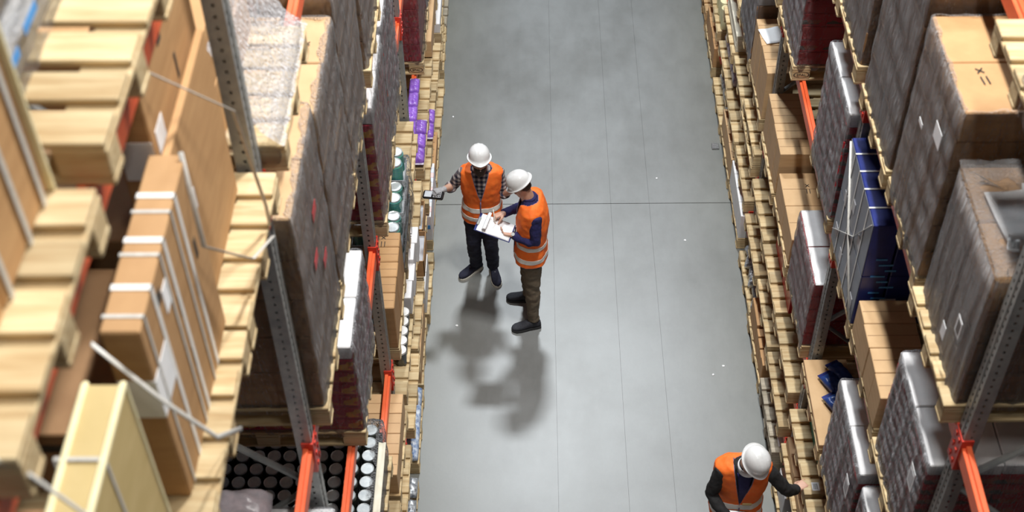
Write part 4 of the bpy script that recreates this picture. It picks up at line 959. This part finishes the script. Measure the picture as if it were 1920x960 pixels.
def head_mesh(bm, c, fwd, upv, sc=1.):
    """skull, jaw, nose, brow, lips and ears about the centre c (between the ears)"""
    f, u, r = None, None, None
    f = fwd.normalized(); u = (upv - f * upv.dot(f)).normalized(); r = f.cross(u)
    P_ = lambda x, y, z: c + (r * x + f * y + u * z) * sc
    rot = Matrix((r, f, u)).transposed()
    rows = []
    for z, a, b, y in ((-.118, .022, .026, .062), (-.105, .040, .045, .050), (-.080, .054, .070, .026), (-.050, .063, .083, .012), (-.02, .069, .090, .004), (.01, .073, .094, .0),
                       (.045, .075, .096, -.003), (.075, .070, .089, -.006), (.098, .056, .070, -.008), (.112, .030, .04, -.01)):
        rows.append((P_(0, y, z), r, f, a * sc, b * sc))
    ring_loft(bm, rows, 26, 2.15)
    tube(bm, [P_(0, .088, .022), P_(0, .106, -.012), P_(0, .110, -.024), P_(0, .092, -.034)], [x * sc for x in (.009, .013, .0155, .010)], 10)
    for s_ in (-1, 1):
        ball(bm, P_(s_ * .012, .098, -.027), .0095 * sc)
        ball(bm, P_(s_ * .076, -.006, -.004), .030 * sc, (.34, .62, 1.0), rot)
        ball(bm, P_(s_ * .036, .074, .026), .018 * sc, (1.3, .7, .5), rot)     # brow
        ball(bm, P_(s_ * .042, .062, -.022), .024 * sc, (1., .8, .8), rot)      # cheek
    tube(bm, [P_(-.026, .080, -.056), P_(0, .094, -.054), P_(.026, .080, -.056)], [x * sc for x in (.005, .0085, .005)], 8)
    tube(bm, [P_(-.022, .078, -.066), P_(0, .090, -.066), P_(.022, .078, -.066)], [x * sc for x in (.005, .0085, .005)], 8)
    ball(bm, P_(0, .074, -.098), .022 * sc, (1.1, .8, .8), rot)
    return P_, rot
def face_parts(root, P_, rot, sc=1., brow='hair', beard=False, eyes=True):
    for s_ in (-1, 1):
        if eyes:
            bm = bmesh.new(); ball(bm, P_(s_ * .031, .079, .006), .0115 * sc, (1.2, .8, .55), rot); mesh_obj('eye', bm, 'sole_white', root, smooth=True)
            bm = bmesh.new(); ball(bm, P_(s_ * .031, .087, .003), .0055 * sc, (1, .6, 1), rot); mesh_obj('iris', bm, 'ink', root, smooth=True)
        bm = bmesh.new(); tube(bm, [P_(s_ * .012, .092, .027), P_(s_ * .032, .092, .033), P_(s_ * .052, .080, .027)], [(.003, .006), (.004, .007), (.002, .004)], 8); mesh_obj('eyebrow', bm, brow, root, smooth=True)
    bm = bmesh.new(); tube(bm, [P_(-.022, .084, -.060), P_(0, .098, -.058), P_(.022, .084, -.060)], [.003, .0055, .003], 8); mesh_obj('lips', bm, 'pink', root, smooth=True)
    # hair below the helmet at the nape and temples
    bm = bmesh.new(); rows = []
    for z, a, b, y in ((-.055, .050, .045, -.040), (-.03, .064, .070, -.022), (.0, .0755, .086, -.014), (.035, .079, .094, -.008), (.06, .076, .092, -.008)): rows.append((P_(0, y, z), rot.col[0], rot.col[1], a * sc, b * sc))
    ring_loft(bm, rows, 24, 2.1); mesh_obj('hair', bm, brow, root, smooth=True)
    if beard:
        bm = bmesh.new(); rows = []
        for z, a, b, y in ((-.135, .020, .022, .062), (-.122, .040, .042, .052), (-.10, .055, .064, .036), (-.075, .062, .077, .024), (-.050, .067, .080, .0185), (-.03, .071, .072, .012)): rows.append((P_(0, y, z), rot.col[0], rot.col[1], a * sc, b * sc))
        ring_loft(bm, rows, 24, 2.2); mesh_obj('beard', bm, 'hair', root, smooth=True)
        bm = bmesh.new(); tube(bm, [P_(-.034, .080, -.058), P_(-.015, .100, -.044), P_(0, .104, -.042), P_(.015, .100, -.044), P_(.034, .080, -.058)], [.005, .0065, .0055, .0065, .005], 8); mesh_obj('moustache', bm, 'hair', root, smooth=True)
def helmet(root, c, fwd, upv, sc=1.0, strap_=True):
    """safety helmet: dome with raised crown ribs, rain gutter rim and a peak"""
    f = fwd.normalized(); u = (upv - f * upv.dot(f)).normalized(); r = f.cross(u)
    A, B, Hh = .096 * sc, .112 * sc, .108 * sc; seg = 72; bm = bmesh.new(); grid = []
    def fr(t): return (math.cos(t), math.sin(t))     # t=pi/2 forward
    for j in range(15):
        e = math.pi / 2 * (1 - j / 14); row = []
        for k in range(seg):
            t = 2 * math.pi * k / seg; cx, cy2 = fr(t); cz = math.sin(e) ** .92; ch = math.cos(e) ** .80
            x, y = cx * A * ch, cy2 * B * ch
            rib = max(0, 1 - abs(x) / (.013 * sc)) * .004 if abs(x) < .013 * sc and e > .5 else 0
            rib += max(0, 1 - abs(abs(x) - .034 * sc) / (.007 * sc)) * .0028 if e > .55 else 0
            row.append(bm.verts.new(c + r * x + f * y + u * (Hh * cz + rib)))
            if j == 0: break
        grid.append(row)
    for k in range(seg): bm.faces.new((grid[0][0], grid[1][k], grid[1][(k + 1) % seg]))
    rim = []
    for (out, dz) in ((.003, -.006), (.008, -.010), (.012, -.004), (.014, -.012), (.011, -.016), (-.004, -.012)):
        row = []
        for k in range(seg):
            t = 2 * math.pi * k / seg; cx, cy2 = fr(t)
            pk = max(0, cy2) ** 2.2 * max(0, 1 - abs(cx) * .25)
            o_ = out + (pk * .025 if out > .0 else 0) * (1 if out > .006 else .3)
            row.append(bm.verts.new(c + r * cx * (A + out * 1.0 + pk * .0) + f * cy2 * (B + o_) + u * ((dz - pk * .016 * (o_ / .06)) * sc)))
        grid.append(row)
    for j in range(1, len(grid) - 1):
        for k in range(seg): bm.faces.new((grid[j][k], grid[j + 1][k], grid[j + 1][(k + 1) % seg], grid[j][(k + 1) % seg]))
    bmesh.ops.recalc_face_normals(bm, faces=bm.faces[:])
    o = mesh_obj('helmet', bm, 'white_helmet', root, smooth=True)
    bm = bmesh.new(); rows = []
    for z, k in ((-.006, .93), (.03, .91)): rows.append((c + u * z, r, f, A * k, B * k))
    ring_loft(bm, rows, 24, 2.); mesh_obj('helmet_harness', bm, 'plastic_black', root, smooth=True)
    return o
def shoe(root, ankle, toe_dir, L=.275, m='shoe_dark', sole='rubber', up_h=.085):
    d = Vector((toe_dir[0], toe_dir[1], 0)).normalized(); r = Vector((d.y, -d.x, 0)); z = Vector((0, 0, 1)); o = Vector((ankle[0], ankle[1], 0)) - d * .065
    P_ = lambda u, h: o + d * u + z * h
    prof = ((0, .030, .055), (.03, .036, .085), (.07, .038, .098), (.11, .038, .088), (.15, .043, .066), (.19, .047, .052), (.235, .044, .044), (.262, .030, .034), (.275, .012, .024))
    bm = bmesh.new(); rows = []
    for u, w, h in prof: u = u * L / .275; rows.append((P_(u, .018 + h / 2), r, z, w, h / 2))
    ring_loft(bm, rows, 20, 2.6); mesh_obj('shoe', bm, m, root, smooth=True)
    bm = bmesh.new(); bot = [];
    n = len(prof); left = [(u * L / .275, w + .004) for u, w, h in prof]
    out = [P_(u, 0) + r * w for u, w in left] + [P_(u, 0) - r * w for u, w in left[::-1]]
    v0 = [bm.verts.new(p + z * .001) for p in out]; v1 = [bm.verts.new(p + z * .026) for p in out]
    for i in range(len(out)): bm.faces.new((v0[i], v0[(i + 1) % len(out)], v1[(i + 1) % len(out)], v1[i]))
    bm.faces.new(v0[::-1]); bm.faces.new(v1); bmesh.ops.recalc_face_normals(bm, faces=bm.faces[:]); mesh_obj('shoe_sole', bm, sole, root, smooth=False)
    for i in range(4):
        u = .10 + .018 * i; bm = bmesh.new(); h = .018 + .092 - .012 * i
        tube(bm, [P_(u, h - .008) - r * .020, P_(u + .004, h + .002), P_(u, h - .008) + r * .020], [.0028] * 3, 6); mesh_obj('lace', bm, 'sole_white' if sole == 'sole_white' else 'rubber', root, smooth=True)
def solid_clean(bm, m, name, root, th=None, smooth=True):
    o = mesh_obj(name, bm, m, root, smooth=smooth)
    if th: md = o.modifiers.new('t', 'SOLIDIFY'); md.thickness = th; md.offset = 1
    return o
def wrinkle(bm, amp, sc, seed=0, zsc=1.0):
    bm.normal_update()
    for v in bm.verts:
        n = noise.noise(Vector((v.co.x * sc, v.co.y * sc, v.co.z * sc * zsc + seed)))
        n2 = noise.noise(Vector((v.co.x * sc * 2.3, v.co.y * sc * 2.3, v.co.z * sc * zsc * 2.3 + seed)))
        v.co += v.normal * amp * (n + .5 * n2)

def person(label, J, o):
    """J: joints in world space.  o: options.  One continuous body, garments as children."""
    base = (J['ankL'] + J['ankR']) / 2; base.z = 0
    root = empty('person', base, label, 'person')
    off = Matrix.Translation(-base)
    Rt = o['right']; Rt = Rt.normalized(); Up = Vector((0, 0, 1)); Fw = Up.cross(Rt).normalized() * 1.0   # right x ... forward = up x right
    Fw = o['fwd'].normalized()
    Rh = o.get('right_hip', Rt).normalized(); Fh = o.get('fwd_hip', Fw).normalized()
    W_ = o.get('w', 1.)
    spine = [(J['pelvis'], Rh, Fh, .165, .115), (J['waist'], (Rh + Rt).normalized(), (Fh + Fw).normalized(), .150, .105), (J['chest'], Rt, Fw, .165, .115), (J['shoulders'], Rt, Fw, .150, .085), (J['neck'], Rt, Fw, .062, .058)]
    hd, hf, hu = J['head'], o['look'].normalized(), o['head_up']
    sides = ('L', 'R')
    def torso(bm, inf, hem=None, sh=1., neck=True, extra_w=0., low=.0):
        c0 = J['pelvis'] + Vector((0, 0, hem if hem is not None else -.08))
        top = J['shoulders']
        rows = [(c0, Rh, Fh, .160 * W_ + inf + low, .115 + inf + low), (J['pelvis'] + Vector((0, 0, .03)), Rh, Fh, .160 * W_ + inf + low * .7, .115 + inf + low * .7),
                (J['waist'], (Rh + Rt).normalized(), (Fh + Fw).normalized(), .152 * W_ + inf, .110 + inf), (J['chest'], Rt, Fw, .172 * W_ + inf, .122 + inf),
                (J['chest'].lerp(top, .55), Rt, Fw, .180 * W_ + inf, .112 + inf), (top + Vector((0, 0, -.012 + (.014 if inf > .02 else 0))), Rt, Fw, .170 * W_ * sh + inf, .084 + inf), (top.lerp(J['neck'], .45) + Vector((0, 0, .012 if inf > .02 else 0)), Rt, Fw, .115 * sh + inf, .066 + inf)]
        if neck: rows.append((J['neck'], Rt, Fw, .060 + inf, .058 + inf))
        ring_loft(bm, rows, 36, 2.35)
    def arm(bm, k, inf, to=1., cuff=0.):
        s_, e_, w_ = J['sh' + k], J['el' + k], J['wr' + k]
        pts = [s_ + (J['shoulders'] - s_) * .35 - Vector((0, 0, .03)), s_ - Vector((0, 0, .012)), s_.lerp(e_, .45), e_.lerp(s_, .08), e_.lerp(w_, .25)]; rr = [.050, .053, .046, .040, .039]
        if to >= 1: pts += [e_.lerp(w_, .65), w_]; rr += [.032, .027]
        else: pts += [e_.lerp(w_, to)]; rr += [.037]
        tube(bm, pts, [r_ + inf + (cuff if i == len(pts) - 1 else 0) for i, r_ in enumerate(rr)], 16)
    def leg(bm, k, inf, cuff=0., foot=False):
        h, n, a = J['hip' + k], J['kn' + k], J['ank' + k]
        pts = [h + Vector((0, 0, .06)), h.lerp(n, .15), h.lerp(n, .55), n, n.lerp(a, .35), n.lerp(a, .8), a]
        rr = [.088, .090, .072, .056, .055, .040, .036]
        if inf > 0: rr = [.090, .092, .077, .064, .062, .056, .058]
        tube(bm, pts, [(r_ + inf + (cuff * (i > 4))) for i, r_ in enumerate(rr)], 18)
    # ---- body
    bm = bmesh.new(); torso(bm, -.012)
    for k in sides: arm(bm, k, -.003 if False else -.001); leg(bm, k, -.008)
    tube(bm, [J['neck'] + Vector((0, 0, -.05)), J['neck'].lerp(hd, .45), hd - hu.normalized() * .03 - hf * .01], [.062, .056, .058], 16)
    P_, rot = head_mesh(bm, hd, hf, hu, o.get('hs', .93))
    hp = {}
    for k in sides:
        H_ = o['hand' + k]; 
        if H_: hp[k] = hand(bm, J['wr' + k], H_['d'], H_['n'], H_['side'], H_['curl'], H_['thumb'])
    b = voxel(bm, .0042, 2); b.transform(off); mesh_obj('body', b, 'skin', root, smooth=True)
    face_parts(root, lambda x, y, z: P_(x, y, z) - base, rot, sc=.93, brow=o.get('hair', 'hair'), beard=o.get('beard', False))
    helmet(root, hd - base + hu.normalized() * .040 - hf * .006, hf, hu, 1.)
    # ---- trousers
    bm = bmesh.new(); ring_loft(bm, [(J['pelvis'] + Vector((0, 0, -.10)), Rh, Fh, .150, .105), (J['pelvis'] + Vector((0, 0, 0)), Rh, Fh, .165, .118), (J['waist'] + Vector((0, 0, -.03)), Rh, Fh, .155, .112)], 28)
    for k in sides: leg(bm, k, .004, o.get('cuff', .0))
    b = voxel(bm, .010, 3); wrinkle(b, .010, 11, 3, 1.6); b.transform(off); mesh_obj('trousers', b, o['trousers'], root, smooth=True)
    # ---- shirt / jacket with sleeves
    bm = bmesh.new(); torso(bm, .004, hem=-.06)
    for k in sides: arm(bm, k, .009, o.get('sleeve' + k, 1.), .004)
    b = voxel(bm, .009, 2); wrinkle(b, .007, 17, 5)
    b.transform(off); mesh_obj(o.get('top_name', 'shirt'), b, o['top'], root, smooth=True)
    for k in sides:
        if o.get('sleeve' + k, 1.) < 1:
            e_, w_ = J['el' + k], J['wr' + k]; q = e_.lerp(w_, o['sleeve' + k]) - base; d_ = (w_ - e_).normalized()
            bm = bmesh.new(); tube(bm, [q - d_ * .05, q - d_ * .045, q + d_ * .0, q + d_ * .006], [.046, .053, .053, .044], 18); mesh_obj('rolled_cuff', bm, o['top'], root, smooth=True)
        else:
            q = J['wr' + k] - base; d_ = (J['wr' + k] - J['el' + k]).normalized()
            bm = bmesh.new(); tube(bm, [q - d_ * .03, q + d_ * .004], [.039, .037], 18); mesh_obj('cuff', bm, o.get('cuff_m', o['top']), root, smooth=True)
    # ---- vest: shell round the torso, cut open at neck and front
    bm = bmesh.new(); torso(bm, .021, hem=o.get('hem', -.12), sh=1.06, neck=False, low=.014)
    b = voxel(bm, .0085, 2); wrinkle(b, .009, 12, o.get('seed', 1), .8)
    def side_of(co):  # local coords
        v = co - J['chest']; return v.dot(Rt), v.dot(Fw), co.z
    ztop = J['neck'].z; zv = o.get('vz', J['chest'].z - .10); hw = .085
    # clean cut lines
    def cut(plane_co, plane_no): bmesh.ops.bisect_plane(b, geom=b.verts[:] + b.edges[:] + b.faces[:], plane_co=plane_co, plane_no=plane_no)
    zh = J['pelvis'].z + o.get('hem', -.12)
    apex = J['chest'] + Vector((0, 0, zv - J['chest'].z))
    slope_ = hw / (ztop - zv)
    for s_ in (-1, 1): cut(apex, (Rt * s_ - Up * slope_ * 1.0))
    cut(Vector((0, 0, zh + .012)), Up)
    stripes = o.get('stripes', (.06, .20))
    bands = [(zh + z_, zh + z_ + .05) for z_ in stripes]
    tilt = o.get('tilt', Vector((0, 0, 0)))
    for z0, z1 in bands: cut(J['pelvis'] * 1 + Vector((0, 0, z0 - J['pelvis'].z)), (Up + tilt).normalized()); cut(J['pelvis'] + Vector((0, 0, z1 - J['pelvis'].z)), (Up + tilt).normalized())
    pn = J['neck'] + (J['shoulders'] - J['neck']) * .25
    kill = []
    for f in b.faces:
        c = f.calc_center_median(); x, y, z = side_of(c)
        if z < zh + .012: kill.append(f); continue
        rn = math.hypot((c - J['neck']).dot(Rt) / .098, (c - J['neck']).dot(Fw) / .085)
        if z > J['shoulders'].z - .02 and rn < 1: kill.append(f); continue
        if y > .01 and abs(x) < (z - zv) * slope_ and z > zv: kill.append(f); continue
    bmesh.ops.delete(b, geom=kill, context='FACES')
    # reflective bands
    sb = []
    for z0, z1 in bands:
        s2 = b.copy(); s2.normal_update()
        up_t = (Up + tilt).normalized()
        def hgt(c): return (c - J['pelvis']).dot(up_t) / up_t.z + J['pelvis'].z
        bmesh.ops.delete(s2, geom=[f for f in s2.faces if not (z0 < hgt(f.calc_center_median()) < z1)], context='FACES')
        for v in s2.verts: v.co += v.normal * .004
        s2.transform(off); solid_clean(s2, 'reflect', 'reflective_band', root, .002)
    # violet edging along every open edge
    b.normal_update(); eb = bmesh.new(); segs_ = [(e.verts[0].co.copy(), e.verts[1].co.copy()) for e in b.edges if e.is_boundary and e.calc_length() > .0015]
    for p0, p1 in segs_:
        d_ = (p1 - p0); L_ = d_.length
        if L_ < 1e-4: continue
        tube(eb, [p0 - d_ * .15 - base, p1 + d_ * .15 - base], .0045, 5)
    mesh_obj('vest_edging', eb, 'piping', root)
    # front closure
    b.transform(off); solid_clean(b, 'vest', 'vest', root, .004)
    zz = [zv, (zv + zh) / 2, zh + .015]; cl = bmesh.new(); pts = []
    for q in [zh + .015 + (zv - zh - .015) * i / 8 for i in range(9)]:
        t = (q - J['pelvis'].z) / (J['chest'].z - J['pelvis'].z); c = J['pelvis'].lerp(J['chest'], max(-.3, min(1.1, t))); dep = .150 if q < J['waist'].z else .146
        pts.append(c + (Fh if t < .3 else Fw) * dep - base)
    tube(cl, pts, [(.006, .003)] * len(pts), 8); mesh_obj('vest_fastening', cl, 'piping', root, smooth=True)
    # ---- shoes
    for k in sides: shoe(root, J['ank' + k] - base, o['toe' + k], m=o['shoe'], sole=o['sole'])
    return root, P_, base

# man 1: checked shirt, scanner in his right hand
J1 = dict(pelvis=V3(-.47, 9.16, .90), waist=V3(-.468, 9.155, 1.03), chest=V3(-.465, 9.15, 1.21), shoulders=V3(-.465, 9.14, 1.385), neck=V3(-.462, 9.12, 1.445), head=V3(-.470, 9.06, 1.575),
          shL=V3(-.625, 9.14, 1.365), elL=V3(-.735, 9.17, 1.155), wrL=V3(-.80, 9.02, 1.265), shR=V3(-.305, 9.13, 1.36), elR=V3(-.275, 9.13, 1.10), wrR=V3(-.185, 9.03, 1.235),
          hipL=V3(-.55, 9.16, .84), knL=V3(-.56, 9.12, .47), ankL=V3(-.555, 9.22, .10), hipR=V3(-.39, 9.16, .84), knR=V3(-.40, 9.11, .47), ankR=V3(-.385, 9.18, .10))
o1 = dict(right=V3(1, -.05, 0), fwd=V3(-.05, -1, 0), look=V3(.12, -1, .16), head_up=V3(.0, .16, 1), trousers='navy_dark', top='plaid', sleeveL=.28, sleeveR=.30, top_name='shirt',
          shoe='navy_dark', sole='sole_white', toeL=(-.75, -.66), toeR=(.22, -.97), hem=-.10, stripes=(.055, .165), seed=1, beard=True, w=.96,
          handL=dict(d=V3(-.80, -.45, .10), n=V3(-.1, .15, 1), side=1, curl=(.55, .6, .6, .6), thumb=.7), handR=dict(d=V3(.72, -.35, .55), n=V3(-.3, .7, .5), side=-1, curl=(.25, .3, .35, .4), thumb=.3))
p1, _, b1 = person('bearded man in white helmet, orange vest and checked shirt, holding a handheld scanner', J1, o1)
# grey glove on the scanner hand
bm = bmesh.new(); hand(bm, J1['wrL'], o1['handL']['d'], o1['handL']['n'], 1, o1['handL']['curl'], .7, 1.02, .0022); g = voxel(bm, .005, 1); g.transform(Matrix.Translation(-b1)); mesh_obj('glove', g, 'glove', p1, smooth=True)
bm = bmesh.new(); hand(bm, J1['wrR'], o1['handR']['d'], o1['handR']['n'], -1, o1['handR']['curl'], .3, 1.02, .0022); g = voxel(bm, .005, 1); g.transform(Matrix.Translation(-b1)); mesh_obj('glove', g, 'glove', p1, smooth=True)
sc_ = empty('handheld_scanner', (-.885, 8.975, 1.225), 'black handheld scanner with small screen in the bearded man\'s gloved hand', 'scanner', None)
sc_.rotation_euler = (math.radians(-12), math.radians(-22), math.radians(76))
box('scanner_body', (0, 0, .02), (.080, .20, .034), 'plastic_black', sc_, .010); box('screen', (0, .045, .0378), (.058, .070, .002), 'screen', sc_, .0008); box('grip', (0, -.045, -.012), (.05, .07, .05), 'plastic_black', sc_, .010)
box('keypad', (0, -.045, .0374), (.058, .075, .002), 'grey_board', sc_, .001)
for i in range(3):
    for j in range(4): box('key', (-.018 + .018 * i, -.072 + .017 * j, .0388), (.012, .011, .003), 'plastic_black', sc_, .001)

# man 2: navy sweater, seen from his left, writing on a clipboard
J2 = dict(pelvis=V3(-.02, 8.62, .92), waist=V3(-.01, 8.62, 1.06), chest=V3(-.005, 8.62, 1.27), shoulders=V3(-.01, 8.625, 1.47), neck=V3(-.035, 8.63, 1.545), head=V3(-.105, 8.63, 1.675),
          shL=V3(.015, 8.47, 1.44), elL=V3(.02, 8.42, 1.165), wrL=V3(-.165, 8.49, 1.205), shR=V3(-.03, 8.79, 1.44), elR=V3(-.09, 8.87, 1.20), wrR=V3(-.255, 8.69, 1.285),
          hipL=V3(-.01, 8.55, .86), knL=V3(-.01, 8.51, .50), ankL=V3(.0, 8.48, .10), hipR=V3(-.02, 8.69, .86), knR=V3(-.05, 8.73, .50), ankR=V3(-.05, 8.82, .10))
o2 = dict(right=V3(.06, 1, 0), fwd=V3(-1, .06, 0), look=V3(-.80, .12, -.58), head_up=V3(-.40, .05, .9), trousers='olive', top='navy', top_name='sweater',
          shoe='shoe_dark', sole='rubber', toeL=(-.98, -.22), toeR=(-1., .05), hem=-.08, stripes=(.055, .20), seed=4, w=1.0, cuff=-.008,
          handL=dict(d=V3(-.9, .12, .12), n=V3(-.05, -.6, -.75), side=-1, curl=(.35, .4, .45, .5), thumb=.5), handR=dict(d=V3(-.85, -.35, -.1), n=V3(-.1, .35, .9), side=-1, curl=(.6, .7, .8, .85), thumb=.9))
p2, _, b2 = person('man in white helmet, orange vest and navy sweater writing on a clipboard', J2, o2)
bm = bmesh.new(); wv = (J2['wrL'] - J2['elL']).normalized(); q = J2['wrL'] - b2 + wv * .012; tube(bm, [q - wv * .009, q + wv * .009], .034, 20); mesh_obj('watch_strap', bm, 'plastic_black', p2)
bm = bmesh.new(); ax, nn, bb = frame(wv, V3(0, -.5, .8)); cyl = Matrix.Translation(q + nn * .034) @ nn.to_track_quat('Z', 'Y').to_matrix().to_4x4(); bmesh.ops.create_cone(bm, cap_ends=True, segments=20, radius1=.018, radius2=.016, depth=.008, matrix=cyl); mesh_obj('watch_case', bm, 'steel', p2)
bm = bmesh.new(); ring_loft(bm, [(J2['neck'] - b2 + Vector((.004, 0, -.012)), o2['right'], o2['fwd'], .070, .066), (J2['neck'] - b2 + Vector((-.002, 0, .012)), o2['right'], o2['fwd'], .064, .060)], 24); mesh_obj('sweater_collar', bm, 'navy', p2, smooth=True)
cb = empty('clipboard', (-.335, 8.56, 1.235), 'blue clipboard with curling white sheets held between the two men', 'clipboard')
cb.rotation_euler = (math.radians(14), math.radians(4), math.radians(76))
box('board', (0, 0, 0), (.235, .33, .005), 'blue_board', cb, .002)
bm = bmesh.new(); n = 14; g = []
for j in range(n + 1):
    t = j / n; y = -.155 + .31 * t
    if t < .75: z, yy = .006 + .004 * math.sin(t * 5), y
    else:
        a = (t - .75) / .25 * 3.6; yy = .0775 + .022 * math.sin(a); z = .008 + .022 * (1 - math.cos(a))
    g.append([bm.verts.new((-.112 + .224 * i / 6, yy, z + .003 * math.sin(i))) for i in range(7)])
for j in range(n):
    for i in range(6): bm.faces.new((g[j][i], g[j][i + 1], g[j + 1][i + 1], g[j + 1][i]))
o = mesh_obj('paper_sheet', bm, 'paper', cb, smooth=True); md = o.modifiers.new('t', 'SOLIDIFY'); md.thickness = .0015
box('paper_stack', (0, -.005, .0045), (.224, .30, .004), 'paper', cb, .001); box('clip', (0, .150, .012), (.10, .022, .016), 'steel', cb, .004)
pen = empty('pen', (-.335, 8.60, 1.30), 'silver pen in the writing man\'s right hand', 'pen'); 
bm = bmesh.new(); tube(bm, [(0, 0, -.05), (.003, .002, -.035), (-.012, .03, .085)], [.001, .004, .0045], 10); mesh_obj('pen_barrel', bm, 'sole_white', pen, smooth=True)

# man 3: dark jacket, reaching for a pallet label at the lower right
J3 = dict(pelvis=V3(1.53, 5.96, .90), waist=V3(1.53, 5.96, 1.04), chest=V3(1.53, 5.94, 1.24), shoulders=V3(1.53, 5.91, 1.42), neck=V3(1.545, 5.88, 1.49), head=V3(1.575, 5.815, 1.60),
          shL=V3(1.37, 5.89, 1.39), elL=V3(1.305, 5.85, 1.12), wrL=V3(1.43, 5.66, 1.08), shR=V3(1.69, 5.90, 1.395), elR=V3(1.86, 5.84, 1.19), wrR=V3(1.955, 5.93, 1.075),
          hipL=V3(1.45, 5.97, .84), knL=V3(1.44, 5.94, .48), ankL=V3(1.43, 6.0, .10), hipR=V3(1.61, 5.97, .84), knR=V3(1.62, 5.94, .48), ankR=V3(1.64, 6.0, .10))
o3 = dict(right=V3(1, -.04, 0), fwd=V3(-.04, -1, 0), look=V3(.38, -.66, -.62), head_up=V3(.28, -.50, .80), trousers='black_cloth', top='black_cloth', top_name='jacket', cuff_m='black_cloth',
          shoe='shoe_dark', sole='rubber', toeL=(-.2, -1), toeR=(.25, -1), hem=-.10, stripes=(.06, .18), seed=9, w=1.04, vz=1.02,
          handL=dict(d=V3(.75, -.55, .05), n=V3(-.1, -.3, .95), side=1, curl=(.5, .55, .6, .6), thumb=.7), handR=dict(d=V3(.75, .50, .10), n=V3(-.15, .1, 1), side=-1, curl=(.25, .4, .5, .55), thumb=.5), hair='hair')
p3, _, b3 = person('man in white helmet, orange vest and dark jacket reaching toward a pallet at lower right', J3, o3)
# shirt collar and blue jumper in the vest opening
c_ = J3['neck'] - b3
bm = bmesh.new(); tube(bm, [c_ + Vector((0, -.012, -.04)), c_ + Vector((.003, -.018, -.012)), c_ + Vector((.004, -.022, .008))], [.082, .076, .072], 26, close=False); o = mesh_obj('shirt_collar', bm, 'paper', p3, smooth=True); md = o.modifiers.new('t', 'SOLIDIFY'); md.thickness = .004
bm = bmesh.new(); n = 10; g = []
for j in range(n + 1):
    t = j / n; z = 1.06 + (1.44 - 1.06) * t; w = .012 + .050 * t; ctr = J3['chest'].lerp(J3['shoulders'], (z - 1.24) / .18); dep = .150 if z < 1.28 else .150 - (z - 1.28) * .34
    row = []
    for i in range(9):
        a = (i / 8 * 2 - 1); row.append(bm.verts.new(Vector((ctr.x + a * w, ctr.y - dep * (1 - .10 * a * a * (.3 + t)), z)) - b3))
    g.append(row)
for j in range(n):
    for i in range(8): bm.faces.new((g[j][i], g[j][i + 1], g[j + 1][i + 1], g[j + 1][i]))
o = mesh_obj('jumper_front', bm, 'navy', p3, smooth=True); md = o.modifiers.new('t', 'SOLIDIFY'); md.thickness = .008
box('chest_tag', tuple(Vector((1.57, 5.775, 1.11)) - b3), (.07, .012, .02), 'carton_yellow', p3, .003)
tb = empty('clipboard', (1.50, 5.585, 1.065), 'white pad held low by the man in the dark jacket at the bottom', 'clipboard'); tb.rotation_euler = (math.radians(8), 0, math.radians(-8))
box('board', (0, 0, 0), (.22, .30, .006), 'plastic_black', tb, .002); box('paper_stack', (0, 0, .006), (.205, .285, .006), 'paper', tb, .001)
